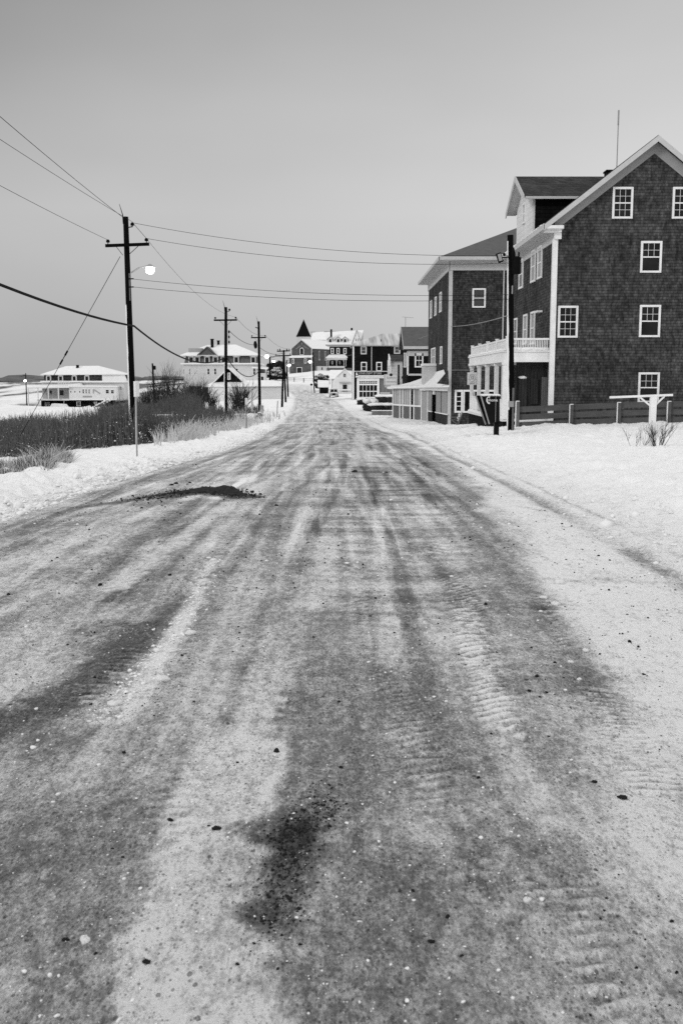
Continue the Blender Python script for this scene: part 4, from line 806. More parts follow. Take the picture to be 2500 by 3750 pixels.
# truck (old boxy pickup facing us)
Y7 = 205.0; q = W(1222, 1457, Y7); t = thing('parked_truck', 'snow-covered boxy truck parked facing us beside the white house', 'truck', (q.x, Y7, q.z))
def kt(a, b_, c, d, e_, f_): return MB().box(q.x + a, q.x + b_, Y7 + c, Y7 + d, q.z + e_, q.z + f_)
m = kt(-.95, .95, .1, 1.3, .45, 1.05); m.prism([(q.x - .9, Y7 + 1.3, q.z + .45), (q.x + .9, Y7 + 1.3, q.z + .45), (q.x + .75, Y7 + 1.5, q.z + 1.85), (q.x - .75, Y7 + 1.5, q.z + 1.85)], (0, 2.4, 0)); m.box(q.x - .98, q.x + .98, Y7 + 3.7, Y7 + 5.2, q.z + .45, q.z + 1.2)
m.build('body', 'cornice', t)
for s_ in (-1, 1):
    m = MB(); m.prism([(q.x + s_ * .38 - .3, Y7 + 1.33, q.z + 1.15), (q.x + s_ * .38 + .3, Y7 + 1.33, q.z + 1.15), (q.x + s_ * .36 + .27, Y7 + 1.42, q.z + 1.7), (q.x + s_ * .36 - .27, Y7 + 1.42, q.z + 1.7)], (0, .03, 0)); m.build('windscreen', 'glass', t)
    m = MB(); m.lathe((0, 0, 0), [(.36, -.1), (.38, 0), (.36, .1)], 14)
    for yy in (.75, 4.3):
        w_ = m.build('wheel', 'iron', None); w_.parent = t; w_.location = (s_ * .85, yy, .37); w_.rotation_euler = (0, math.pi / 2, 0)
    m = MB(); m.blob((q.x + s_ * .62, Y7 + .08, q.z + .78), (.14, .06, .14), 1, 12, 8, 0); m.build('headlight', 'galv', t)
kt(-.35, .35, .04, .12, .5, .95).build('grille', 'iron', t); kt(-1.0, 1.0, -.1, .05, .42, .58).build('bumper', 'galv', t)
m = MB(); m.blob((q.x, Y7 + 2.6, q.z + 1.87), (.8, 1.1, .12), 3); m.blob((q.x, Y7 + .7, q.z + 1.07), (.85, .6, .12), 4); m.build('snow_layer', 'snow', t, smooth=True)
# ================================================================== inn on the hilltop
Y8 = 330.0; t = thing('hilltop_inn', 'large dark-walled inn with white dormered roof and arched porch on the hilltop', 'inn', (W(1245, 1350, Y8).x, Y8, 5.5))
pc('wall', 'dark', t, 1206, 1262, 1330, 1352, Y8, 14)
pc('frieze_board', 'frieze', t, 1199, 1257, 1300, 1269, Y8, .02, .25)
m = MB(); a = W(1190, 1259, Y8 - .6); b_ = W(1316, 1259, Y8 - .6); c = W(1195, 1217, Y8 + 7); d_ = W(1330, 1208, Y8 + 7); c2 = W(1240, 1213, Y8 + 7)
m.slab([tuple(a), tuple(b_), tuple(d_), tuple(c2), tuple(c)], .2); m.slab([tuple(c), tuple(c2), tuple(d_), (d_.x, Y8 + 15, a.z), (c.x, Y8 + 15, a.z)], .2); m.slab([tuple(a), tuple(c), (c.x, Y8 + 15, a.z)], .2); rf = m.build('roof', 'snow', t)
for x in (1209, 1238, 1263):
    a = W(x, 1258, Y8 + .6); zz = W(x, 1240, Y8 + .6).z; zp = W(x, 1232, Y8 + .6).z; m = MB(); m.prism([(a.x - .8, Y8 + .6, a.z - .3), (a.x + .8, Y8 + .6, a.z - .3), (a.x + .8, Y8 + .6, zz), (a.x, Y8 + .6, zp - .1), (a.x - .8, Y8 + .6, zz)], (0, 3, 0)); o = m.build('dormer', 'cream', rf)
    m = MB(); m.slab([(a.x - 1.1, Y8 + .4, zz - .1), (a.x, Y8 + .4, zp + .1), (a.x, Y8 + 4, zp + .1), (a.x - 1.1, Y8 + 4, zz - .1)], .12); m.slab([(a.x, Y8 + .4, zp + .1), (a.x + 1.1, Y8 + .4, zz - .1), (a.x + 1.1, Y8 + 4, zz - .1), (a.x, Y8 + 4, zp + .1)], .12); o2 = m.build('dormer_roof', 'frieze', rf)
    m = MB(); m.box(a.x - .35, a.x + .35, Y8 + .5, Y8 + .62, a.z + .1, zz - .15); m.build('dormer_window', 'glass', rf)
pc('chimney', 'iron', rf, 1209, 1205, 1216, 1234, Y8 + 2, 1.0); pc('chimney', 'iron', rf, 1284, 1200, 1291, 1209, Y8 + 7, 1.0)
a = W(1290, 1258, Y8 - .5); pk_ = W(1306, 1207, Y8 - .5); c = W(1322, 1258, Y8 - .5)
m = MB(); m.prism([(a.x, Y8 - .5, a.z), (c.x, Y8 - .5, c.z), (pk_.x, Y8 - .5, pk_.z)], (0, 8, 0)); m.build('front_gable', 'whitewall', t)
m = MB(); m.slab([(a.x - .3, Y8 - .8, a.z), (pk_.x, Y8 - .8, pk_.z + .3), (pk_.x, Y8 + 7, pk_.z + .3), (a.x - .3, Y8 + 7, a.z)], .3); m.slab([(pk_.x, Y8 - .8, pk_.z + .3), (c.x + .3, Y8 - .8, c.z), (c.x + .3, Y8 + 7, c.z), (pk_.x, Y8 + 7, pk_.z + .3)], .3); m.build('gable_roof', 'cornice', t)
win(t, 1301, 1238, 1306, 1250, Y8 - .5, 1, 1, .1); win(t, 1309, 1238, 1314, 1250, Y8 - .5, 1, 1, .1)
for x0 in (1211, 1232, 1257): win(t, x0, 1274, x0 + 11, 1296, Y8, 1, 1, .2)
YPp = Y8 - 3
m = MB(); a = W(1192, 1309, YPp); b_ = W(1272, 1307, YPp); c = W(1205, 1298, Y8); d_ = W(1262, 1297, Y8); m.slab([tuple(a), tuple(b_), tuple(d_), tuple(c)], .2); m.build('porch_roof', 'snow', t)
m = MB(); rect(m, 1195, 1310, 1270, 1317, YPp, .2)
m2 = [1196, 1203, 1232, 1259, 1266]
for x in m2: rect(m, x - .9, 1317, x + .9, 1341, YPp, .2)
for x0, x1 in ((1204, 1231), (1233, 1258)):
    for k_ in range(4):
        f_ = k_ / 4; dx = (1 - math.sqrt(1 - (1 - f_) ** 2)) ; rect(m, x0, 1317, x0 + 5 * (1 - f_), 1317 + 1.4 * (k_ + 1), YPp, .15 + .01 * k_); rect(m, x1 - 5 * (1 - f_), 1317, x1, 1317 + 1.4 * (k_ + 1), YPp, .15 + .01 * k_)
rect(m, 1203, 1340, 1262, 1348, YPp, .2, .02); m.build('porch_frame', 'cornice', t)
pc('porch_back', 'black', t, 1203, 1312, 1268, 1345, Y8, .02, .1)
for x0 in (1213, 1240): pc('window', 'frieze', t, x0, 1320, x0 + 7, 1334, Y8, .02, .2)
pc('foundation', 'stone', t, 1196, 1347, 1300, 1356, YPp, 8, .05)
# rear gable roofs of the inn complex
Y9 = 436.0; t = thing('rear_hotel', 'long snowy-roofed building rising between the steeple and the hilltop inn', 'building', (W(1180, 1250, Y9).x, Y9, 6))
pc('wall', 'cream', t, 1150, 1240, 1230, 1300, Y9 + 2, 10)
m = MB(); a = W(1136, 1243, Y9); b_ = W(1238, 1243, Y9); c = W(1146, 1216, Y9 + 6); d_ = W(1232, 1212, Y9 + 6); m.slab([tuple(a), tuple(b_), tuple(d_), tuple(c)], .2); m.slab([tuple(c), tuple(d_), (d_.x, Y9 + 13, a.z), (c.x, Y9 + 13, a.z)], .2); m.build('roof', 'snow', t)
pc('ridge_board', 'frieze', t, 1136, 1214, 1155, 1217, Y9 + 5.8, .1); pc('ridge_board', 'frieze', t, 1186, 1212, 1232, 1215, Y9 + 5.7, .1)
# ================================================================== church
Yc_ = 395.0; s9 = Yc_ / F; al = R(-33); o0 = W(1145, 1368, Yc_)
def churchloc(): pass
t = thing('shingled_church', 'grey shingled church with round-topped window and dark pointed steeple on the hill', 'church', (o0.x, Yc_, o0.z), al)
WD = 84 * s9 / math.cos(al); zz = lambda py: W(1100, py, Yc_).z - o0.z
LN = 22
def lb(name, mt, x0, x1, y0, y1, z0, z1, par=None): return MB().box(x0, x1, y0, y1, z0, z1).build(name, mt, par or t, world=False)
ua, ub = -WD * .93, -WD * .03; um = (ua + ub) / 2
m = MB(); m.prism([(ua, 0, zz(1380)), (ub, 0, zz(1380)), (ub, 0, zz(1272)), (um, 0, zz(1243)), (ua, 0, zz(1272))], (0, LN, 0)); m.build('wall', 'brick', t, world=False)
m = MB(); m.box(-WD, 0, -.5, 2.2, zz(1382), zz(1306)); m.build('front_wall', 'brick', t, world=False)
m = MB(); m.prism([(-WD - .2, -.8, zz(1307)), (.2, -.8, zz(1307)), (.2, 0, zz(1300)), (-WD - .2, 0, zz(1300))], (0, 0, -.2)); m.build('skirt_roof', 'snow', t, world=False)
m = MB(); m.slab([(ua - .3, -.35, zz(1275)), (um, -.35, zz(1240)), (um, LN, zz(1240)), (ua - .3, LN, zz(1275))], .25); m.slab([(um, -.35, zz(1240)), (ub + .35, -.35, zz(1274)), (ub + .35, LN, zz(1274)), (um, LN, zz(1240))], .25); m.build('roof', 'snow', t, world=False)
m = MB(); 
for xa, xb in ((ua - .3, um), (ub + .35, um)): m.prism([(xa, -.4, zz(1274.5)), (xa, -.4, zz(1278)), (xb, -.4, zz(1244)), (xb, -.4, zz(1240.5))], (0, .06, 0))
m.box(ub - .3, ub + .03, -.08, .02, zz(1300), zz(1276)); m.box(-.35, .05, -.58, -.5, zz(1368), zz(1306)); m.build('rake_board', 'cornice', t, world=False)
window(t, 'y', -.5, -WD * .88, -WD * .79, zz(1331), zz(1312), 1, 1, .2, world=False); window(t, 'y', -.5, -WD * .34, -WD * .24, zz(1330), zz(1311), 1, 1, .2, world=False)
window(t, 'y', -.5, -WD * .68, -WD * .44, zz(1368), zz(1344), 1, 1, .18, split=False, world=False)
m = MB(); cxx = -WD * .475; ar = [(cxx - .85, -.05, zz(1297)), (cxx - .85, -.05, zz(1281))] + [(cxx - .85 * math.cos(k_), -.05, zz(1281) + .9 * math.sin(k_)) for k_ in np.linspace(0.2, math.pi - .2, 9)] + [(cxx + .85, -.05, zz(1281)), (cxx + .85, -.05, zz(1297))]
m.tube(ar, .12, 6); m.box(cxx - .9, cxx + .9, -.1, 0, zz(1298.5), zz(1297)); o = m.build('arched_window', 'white', t, world=False); MB().prism(ar, (0, .03, 0)).build('pane', 'glass', o, world=False)
text('church_lettering', 'HARBOR', .75, (cxx - 1.75, -.05, zz(1271)), (math.pi / 2, R(-26), 0), 'frieze', t, world=False, sx=.9); text('church_lettering', 'CHURCH', .75, (cxx + 1.85, -.05, zz(1271)), (math.pi / 2, R(26), 0), 'frieze', t, world=False, sx=.9)
m = MB(); m.box(cxx - .06, cxx + .06, -.06, 0, zz(1262), zz(1252)); m.box(cxx - .25, cxx + .25, -.06, 0, zz(1256), zz(1255)); m.build('cross', 'frieze', t, world=False)
for yy in (5.0, 9.4, 13.6):
    m = MB(); m.box(.0 + ub, ub + .1, yy - .5, yy + .5, zz(1318), zz(1283)); o = m.build('tall_window', 'cornice', t, world=False); MB().box(ub + .1, ub + .14, yy - .3, yy + .3, zz(1315), zz(1285)).build('pane', 'glass', o, world=False)
lb('aisle_wall', 'cream', ub, ub + 1.2, 1.2 + 1, LN, zz(1382), zz(1340))
for yy in (5.2, 9.6, 14): lb('aisle_window', 'glass', ub + 1.2, ub + 1.25, yy - .4, yy + .4, zz(1358), zz(1344))
tw = W(1112, 1230, 412); ap_ = W(1112, 1168, 412)
st = thing('steeple', 'dark pointed steeple standing up behind the church roof', 'steeple', (tw.x, 412, 8))
m = MB(); h_ = 24 * 412 / F; m.box(tw.x - h_, tw.x + h_, 412 - h_, 412 + h_, 6, tw.z - .3); m.build('tower', 'cream', st)
m = MB(); hh = h_ * 1.12; m.add([(tw.x - hh, 412 - hh, tw.z - .3), (tw.x + hh, 412 - hh, tw.z - .3), (tw.x + hh, 412 + hh, tw.z - .3), (tw.x - hh, 412 + hh, tw.z - .3), (tw.x - hh * .8, 412 - hh * .8, tw.z + .9), (tw.x + hh * .8, 412 - hh * .8, tw.z + .9), (tw.x + hh * .8, 412 + hh * .8, tw.z + .9), (tw.x - hh * .8, 412 + hh * .8, tw.z + .9), (tw.x, 412, ap_.z)],
    [(0, 1, 5, 4), (1, 2, 6, 5), (2, 3, 7, 6), (3, 0, 4, 7), (4, 5, 8), (5, 6, 8), (6, 7, 8), (7, 4, 8), (3, 2, 1, 0)]); m.build('spire', 'slate', st).data.materials[0] = M['iron']
# lawn sign, rail fence on the slope, round road sign
q0, q1 = W(1107, 1380, 335), W(1125, 1393, 335); t = thing('lawn_signboard', 'dark square notice board on two legs on the snowy lawn below the church', 'sign', ((q0.x + q1.x) / 2, 335, ground(q0.x, 335)))
MB().box(q0.x, q1.x, 335, 335.1, q1.z, q0.z).build('board', 'board', t); MB().box(q0.x - .08, q1.x + .08, 334.95, 335.15, q0.z, q0.z + .12).build('snow_cap', 'snow', t)
for x in (q0.x + .05, q1.x - .15): MB().box(x, x + .12, 335.02, 335.12, q1.z - 1.6, q1.z).build('leg', 'cornice', t)
t = thing('slope_fence', 'thin two-rail fence crossing the snowy slope below the church', 'fence', (W(1100, 1402, 300).x, 300, 1))
pts = []
for px in (1052, 1077, 1112, 1146): x = W(px, 1400, 300).x; pts.append((x, ground(x, 300)))
for x, z in pts: MB().box(x - .12, x + .12, 299.9, 300.1, z - .3, z + 1.25).build('post', 'grey', t)
for h_ in (.55, 1.0):
    m = MB()
    for (xa, za), (xb, z_b) in zip(pts[:-1], pts[1:]): m.prism([(xa, 300.11, za + h_), (xb, 300.11, z_b + h_), (xb, 300.11, z_b + h_ + .14), (xa, 300.11, za + h_ + .14)], (0, .06, 0))
    m.build('rail', 'cornice', t)
q = W(1140, 1408, 232); gz = ground(q.x, 232); t = thing('round_road_sign', 'small round dark road sign on a thin post at the road end', 'sign', (q.x, 232, gz))
MB().tube([(q.x, 232, gz - .2), (q.x, 232, q.z)], .04, 6).build('post', 'grey', t)
MB().prism([(q.x + .28 * math.cos(k_), 231.93, q.z + .28 * math.sin(k_)) for k_ in np.linspace(0, 2 * math.pi, 17)[:-1]], (0, .03, 0)).build('disc', 'iron', t)
# ================================================================== far-left hotel (mansard)
def Pl(x, y): return 60 + x * .268, 1300 + y * .268
YH = 300.0; sH = YH / F
t = thing('mansard_hotel', 'pale hotel with snow-covered mansard roof and round-topped dormers, far left behind the brush', 'hotel', (W(290, 1500, YH).x, YH, -7))
xl, xr = W(157, 1400, YH).x, W(449, 1400, YH).x; zc = W(300, 1369, YH).z
yf, yb3 = YH, YH + 13; xm = W(371, 1369, YH).x
m = MB(); hz = W(300, 1340, YH + 6).z; i_ = W(240, 1343, YH + 6).x; j_ = W(359, 1338, YH + 6).x
P = (i_, YH + 6.5, hz); Q = (j_, YH + 6.5, hz + .1); a = (xl - .5, yf - .5, zc - .1); b_ = (xm + .2, yf - .5, zc); c = (xr + .5, yf + 3.5, zc); d_ = (xr + .3, yb3, zc); e_ = (xl - .5, yb3, zc)
for f_ in ((a, b_, Q, P), (b_, c, Q), (c, d_, Q), (d_, e_, P, Q), (e_, a, P)): m.slab(list(f_), .25)
rf = m.build('upper_roof', 'snow', t)
q = W(284, 1336, YH + 5); m = MB(); m.box(q.x - .35, q.x + .35, YH + 4.6, YH + 5.3, q.z - 2, q.z); m.build('chimney', 'iron', rf)
z1 = W(300, 1394, YH).z; m = MB()
m.prism([(xl + .3, yf + .3, zc - .1), (xm, yf + .2, zc - .1), (xr, yf + 3.8, zc - .1), (xr, yb3, zc - .1), (xl + .3, yb3, zc - .1)], (0, 0, z1 - zc + .1)); m.build('mansard', 'slate', t)
m = MB(); m.prism([(xm + .15, yf + .2, zc - .15), (xr - .1, yf + 3.6, zc - .15), (xr + .6, yf + 3.2, z1 + .3), (xr + .6, yf + 3.2, z1), (xm + .3, yf - .25, z1)], (0, -.12, 0)); m.build('side_mansard_snow', 'snow', t)
for x in (178, 222, 272, 318):
    q = W(x, 1394, YH - .1); q2 = W(x, 1377, YH - .1); m = MB(); m.prism([(q.x - .75, yf - .1, q.z), (q.x + .75, yf - .1, q.z), (q.x + .75, yf - .1, q2.z - .1), (q.x + .4, yf - .1, q2.z + .45), (q.x - .4, yf - .1, q2.z + .45), (q.x - .75, yf - .1, q2.z - .1)], (0, 1.2, 0)); o = m.build('dormer', 'cream', t)
    m = MB(); m.box(q.x - .4, q.x + .4, yf - .16, yf - .09, q.z + .1, q2.z - .1); m.build('dormer_window', 'glass', o)
    m = MB(); m.blob((q.x, yf + .3, q2.z + .35), (.9, .7, .28), x, 10, 6, .1); m.build('dormer_snow', 'snow', o, smooth=True)
z2 = W(300, 1400, YH).z; m = MB(); m.box(xl - .6, xr + .9, yf - .5, yb3, z2, z1); m.build('cornice', 'snow', t)
z3 = W(300, 1415, YH).z; z4 = W(300, 1463, YH).z; z5 = W(300, 1500, YH).z
m = MB(); m.box(W(152, 1400, YH).x, xr + .3, yf + .3, yb3, z4, z2); m.build('upper_wall', 'cream', t)
win(t, 433, 1416, 438, 1428, YH + .25, 1, 1, .08); win(t, 440, 1416, 446, 1428, YH + .25, 1, 1, .08)
m = MB(); xa = W(252, 1415, YH - 3).x; xb = W(426, 1415, YH - 3).x; m.box(xa, xb, yf - 3, yf + .3, W(300, 1463, YH - 3).z, W(300, 1416, YH - 3).z); m.build('front_wing', 'whitewall', t)
m = MB(); q = W(300, 1414, YH - 3).z; m.prism([(xa - .2, yf - 3.2, q - .25), (xb + .2, yf - 3.2, q - .25), (xb + .2, yf - 3.2, q + .15), (W(306, 1410, YH).x, yf - 3.2, q + .3), (W(300, 1404, YH).x, yf - 3.2, q + .9), (xa, yf - 3.2, q + .75)], (0, 3.6, 0)); m.build('wing_roof', 'snow', t)
for x0, y0, x1, y1 in [(301, 1424, 309, 1441), (312, 1424, 319, 1441), (323, 1424, 330, 1441), (386, 1426, 400, 1441), (405, 1427, 418, 1441)]: win(t, x0, y0, x1, y1, YH - 3, 1, 1, .1)
for x in (257, 272, 290): pc('porthole', 'grey', t, x, 1432, x + 4, 1437, YH - 3, .02, .05)
m = MB(); rect(m, 340, 1425, 344, 1440, YH - 3, .02, .07); 
q = W(345, 1427, YH - 3.1); q2 = W(366, 1441, YH - 3.1); m.bar(q, q2, .12, .3, (0, 0, 1)); m.build('wall_sign', 'frieze', t); pc('name_board', 'frieze', t, 303, 1449, 336, 1455, YH - 3, .02, .06)
pc('lower_wall', 'dark', t, 150, 1464, 402, 1502, YH - 1, 8)
pc('belt_snow', 'snow', t, 150, 1460, 426, 1465, YH - 3, .5, .3)
m = MB(); q = W(100, 1413, YH - 4); q2 = W(252, 1419, YH - 4); m.slab([(q.x, yf - 4, q2.z), (q2.x, yf - 4, q2.z + .3), (q2.x, yf + .3, q2.z + 1.1), (q.x + 2, yf + .3, q2.z + .9)], .35); m.build('porch_roof', 'snow', t)
m = MB(); q = W(100, 1462, YH - 4); q2 = W(252, 1464, YH - 4); m.box(W(150, 1460, YH).x, q2.x, yf - 4, yf, q2.z - .2, q2.z + .05); m.build('porch_deck', 'cornice', t)
for x in (102, 138, 176, 213): m = MB(); q = W(x, 1419, YH - 3.9); m.box(q.x - .12, q.x + .12, yf - 3.95, yf - 3.7, W(x, 1463 if x > 140 else 1500, YH - 3.9).z, q.z); m.build('porch_post', 'white', t)
pc('upper_window', 'glass', t, 182, 1430, 190, 1441, YH + .25, .02, .05); pc('upper_window', 'glass', t, 219, 1429, 233, 1447, YH + .25, .02, .05)
for x0, x1 in ((165, 172), (175, 182)): win(t, x0, 1473, x1, 1486, YH - 1, 1, 1, .1)
win(t, 280, 1470, 296, 1487, YH - 1, 1, 1, .2, 'dimcur'); win(t, 344, 1471, 356, 1480, YH - 1, 1, 1, .2, 'dimcur')
for x in (234, 384): pc('post', 'white', t, x - 1.3, 1465, x + 1.3, 1484, YH - 3, .2)
m = MB(); 
for i in range(7): x = 212 + i * 6.5; rect(m, x, 1396, x + 2, 1406, YH - 3.5, .15)
rect(m, 210, 1394, 258, 1397, YH - 3.5, .16); m.build('roof_railing', 'white', t)
for n_, (x0, y0, x1, y1, k_) in enumerate([(183, 1484, 245, 1497, 1), (270, 1490, 330, 1512, 2), (320, 1474, 402, 1502, 3)]):
    q = W(x0, y1, YH - 9); q2 = W(x1, y0, YH - 9); cx_ = (q.x + q2.x) / 2
    tt_ = thing('covered_boat' if n_ else 'garden_shed', ['low dark hut with thick snow on its roof, in front of the far-left hotel', 'smaller snow-covered boat lying before the far-left hotel', 'longest snow-covered boat, tilted up beside the far-left hotel'][n_], 'boat' if n_ else 'shed', (cx_, YH - 9, q.z), 0)
    if n_ == 0:
        MB().box(q.x + .5, q2.x - .8, YH - 9, YH - 6, q.z - 1.8, q2.z - .3).build('wall', 'grey', tt_); m = MB(); m.prism([(q.x, YH - 9.2, q2.z - .5), (q2.x, YH - 9.2, q2.z - .9), (q2.x - 1, YH - 9.2, q2.z + .3), (q.x + .6, YH - 9.2, q2.z + .5)], (0, 3.6, 0)); m.build('snowy_roof', 'snow', tt_)
    else:
        hw_ = (q2.x - q.x) / 2; tilt = .28 * (n_ - .3); st_ = [(-1, .25, .5), (-.6, .8, .1), (0, 1, 0), (.6, .75, .1), (1, .05, .55)]; vs = []
        for u, wd, up in st_:
            zc_ = (q.z + q2.z) / 2 + u * hw_ * tilt; vs += [(cx_ + u * hw_, YH - 9 + s_ * wd * 1.1, zc_ + up * .5 + dz) for s_, dz in ((-1, .35), (0, -.5 + up * .5), (1, .35))]
        fs = [(3 * i + j, 3 * i + j + 1, 3 * i + j + 4, 3 * i + j + 3) for i in range(4) for j in range(2)]; MB().add(vs, fs).build('hull', 'grey', tt_)
        m = MB()
        for i in range(8): u = -1 + i * 2 / 7; m.blob((cx_ + u * hw_ * .93, YH - 9, (q.z + q2.z) / 2 + u * hw_ * tilt + .35), (hw_ * .2, .9 * (1 - u * u * .6), .42), i + n_ * 9, 10, 6, .2)
        m.build('snow_cover', 'snow', tt_, smooth=True)
# ================================================================== white mansard hotel, centre left
YW = 262.0; t = thing('white_hotel', 'large white mansard-roofed hotel behind the second utility pole, with two chimneys', 'hotel', (W(806, 1480, YW).x, YW, -3))
xl, xr = W(672, 1340, YW).x, W(944, 1340, YW).x; D = 15
m = MB(); zE_ = W(800, 1298, YW).z; zT = W(800, 1261, YW + 6).z; P = (W(760, 1262, YW + 6).x, YW + 6, zT - .1); Q = (W(862, 1258, YW + 6).x, YW + 6, zT)
a = (xl - .7, YW - .7, zE_ - .1); b_ = (xr + .6, YW - .7, zE_); c = (xr + .6, YW + D, zE_); d_ = (xl - .7, YW + D, zE_)
for f_ in ((a, b_, Q, P), (b_, c, Q), (c, d_, P, Q), (d_, a, P)): m.slab(list(f_), .25)
rf = m.build('upper_roof', 'snow', t)
for x0, y0, x1, yy in ((771, 1240, 781, 4), (795, 1246, 803, 6)):
    q = W(x0, y0, YW + yy); q2 = W(x1, 1275, YW + yy); m = MB(); m.box(q.x, q2.x, YW + yy, YW + yy + .9, q2.z - .5, q.z - .2); m.box(q.x - .12, q2.x + .12, YW + yy - .1, YW + yy + 1, q.z - .2, q.z); m.build('chimney', 'iron', rf)
q = W(692, 1275, YW + 2); q2 = W(742, 1296, YW + 2); m = MB(); m.box(q.x, q2.x, YW + 1, YW + 4, q2.z - .3, q.z); m.build('roof_box', 'frieze', rf)
m = MB(); a_ = W(722, 1300, YW - 1.2); p_ = W(757, 1268, YW - 1.2); c_ = W(792, 1300, YW - 1.2); m.slab([(a_.x, YW - 1.2, zE_), (p_.x, YW - 1.2, p_.z), (p_.x, YW + 4, p_.z), (a_.x, YW + 4, zE_)], .3); m.slab([(p_.x, YW - 1.2, p_.z), (c_.x, YW - 1.2, zE_), (c_.x, YW + 4, zE_), (p_.x, YW + 4, p_.z)], .3)
m.prism([(a_.x + .5, YW - .9, zE_ - .1), (c_.x - .5, YW - .9, zE_ - .1), (p_.x, YW - .9, p_.z - .4)], (0, .2, 0)); m.build('cross_gable', 'roofgrey', rf)
zM = W(800, 1329, YW).z; m = MB(); m.prism([(xl + .2, YW, zM), (xr - .2, YW, zM), (xr - .6, YW + .9, zE_ - .1), (xl + .6, YW + .9, zE_ - .1)], (0, 1, 0)); m.box(xl + .6, xr - .6, YW + 1, YW + D - .5, zM, zE_ - .15); m.build('mansard', 'grey', t)
for x in (700, 722, 758, 789, 818, 865, 927):
    q = W(x, 1329, YW - .1); q2 = W(x, 1307, YW - .1); m = MB(); m.prism([(q.x - .7, YW - .1, q.z), (q.x + .7, YW - .1, q.z), (q.x + .7, YW - .1, q2.z), (q.x, YW - .1, q2.z + .35), (q.x - .7, YW - .1, q2.z)], (0, 1.4, 0)); o = m.build('dormer', 'cornice', t)
    MB().box(q.x - .42, q.x + .42, YW - .16, YW - .09, q.z + .2, q2.z - .1).build('dormer_window', 'glass', o)
    m = MB(); m.blob((q.x, YW + .3, q2.z + .25), (1.05, .7, .22), x, 10, 6, .1); m.build('dormer_snow', 'snow', o, smooth=True)
z2 = W(800, 1334, YW).z; m = MB(); m.box(xl - .7, xr + .5, YW - .7, YW + D, z2, zM); m.build('ledge', 'snow', t)
m = MB(); m.box(xl, xr, YW, YW + D, -5, z2); m.build('wall', 'cream', t)
for x0, x1 in ((670, 675), (691, 697), (714, 718), (758, 768), (783, 793), (862, 872), (926, 936)): win(t, x0, 1348, x1, 1372, YW, 1, 1, .1, 'glass')
for x0, x1 in ((838, 844),): win(t, x0, 1340, x1, 1348, YW, 1, 1, .06)
m = MB(); q = W(696, 1366, YW - 4); q2 = W(750, 1408, YW - 4)
for i in range(15): x = q.x + (q2.x - q.x) * i / 14; m.box(x - .04, x + .04, YW - 4, YW - 3.92, q2.z, q.z)
m.box(q.x, q2.x, YW - 4.02, YW - 3.9, q.z - .08, q.z); m.box(q.x, q2.x, YW - 4.02, YW - 3.9, q2.z + .2, q2.z + .3); m.box(q.x, q2.x + .5, YW - 4, YW, q2.z - .4, q2.z); m.build('balcony', 'cornice', t)
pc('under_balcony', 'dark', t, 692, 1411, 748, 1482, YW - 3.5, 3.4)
a = W(955, 1338, YW + 3); m = MB(); m.slab([(a.x - 2, YW - 1, a.z - .4), (W(980, 1345, YW).x, YW - 1, a.z - .8), (W(978, 1345, YW).x, YW + 5, a.z - .4), (a.x - 2, YW + 5, a.z)], .3); m.build('porch_roof', 'snow', t)
pc('porch_wall', 'cream', t, 944, 1366, 972, 1400, YW, 5); pc('door', 'black', t, 956, 1379, 964, 1394, YW, .02, .05)
pc('porch_shade', 'grey', t, 946, 1346, 968, 1366, YW + 1, 3)
# ================================================================== barn with low shed
Y_ = 188.0; t = thing('low_barn', 'long low pale shed with snowy roof and dark gabled end, behind the second pole', 'barn', (W(900, 1462, Y_).x, Y_, -2))
ap2 = W(836, 1345, Y_ + 1); gl = W(788, 1393, Y_ + 1); gr = W(884, 1391, Y_ + 1); ll = W(745, 1414, Y_ + 1)
m = MB(); m.prism([(gl.x, Y_ + 1, gr.z - 3), (gr.x, Y_ + 1, gr.z - 3), (gr.x, Y_ + 1, gr.z), (ap2.x, Y_ + 1, ap2.z - .2), (gl.x, Y_ + 1, gl.z)], (0, 9, 0)); m.build('gable_wall', 'dark', t)
win(t, 832, 1364, 844, 1390, Y_ + 1, 1, 1, .15, 'light')
m = MB(); sl_ = (gl.z - ap2.z) / (gl.x - ap2.x); m.slab([(ll.x, Y_ + .3, ap2.z + sl_ * (ll.x - ap2.x)), (ap2.x, Y_ + .3, ap2.z), (ap2.x, Y_ + 10, ap2.z), (ll.x, Y_ + 10, ap2.z + sl_ * (ll.x - ap2.x))], .2); m.slab([(ap2.x, Y_ + .3, ap2.z), (gr.x + .2, Y_ + .3, gr.z - .1), (gr.x + .2, Y_ + 10, gr.z - .1), (ap2.x, Y_ + 10, ap2.z)], .2); m.build('gable_roof', 'snow', t)
zt_ = W(900, 1413, Y_ - 1).z; zb_ = W(900, 1470, Y_ - 1).z; zk = W(900, 1392, Y_ + 2).z
m = MB(); x0_ = W(762, 1400, Y_ - 1).x; x1_ = W(1029, 1400, Y_ - 1).x
m.slab([(x0_ - .6, Y_ - 1.3, zt_ - .05), (x1_ + .3, Y_ - 1.3, zt_ + .05), (W(1003, 1392, Y_ + 2).x, Y_ + 2, zk), (W(790, 1392, Y_ + 2).x, Y_ + 2, zk)], .12); m.slab([(x1_ + .3, Y_ - 1.3, zt_ + .05), (x1_ + .3, Y_ + 5, zt_), (W(1003, 1392, Y_ + 2).x, Y_ + 2, zk)], .12); m.build('shed_roof', 'snow', t)
m = MB(); m.box(x0_, W(849, 1400, Y_ - 1).x, Y_ - 1, Y_ + 1, zb_, zt_ - .1); m.build('shed_wall', 'whitewall', t)
m = MB(); m.box(W(849, 1400, Y_ - 1).x, x1_, Y_ - .8, Y_ + 4, zb_, zt_ - .1); m.build('shed_wall', 'cream', t)
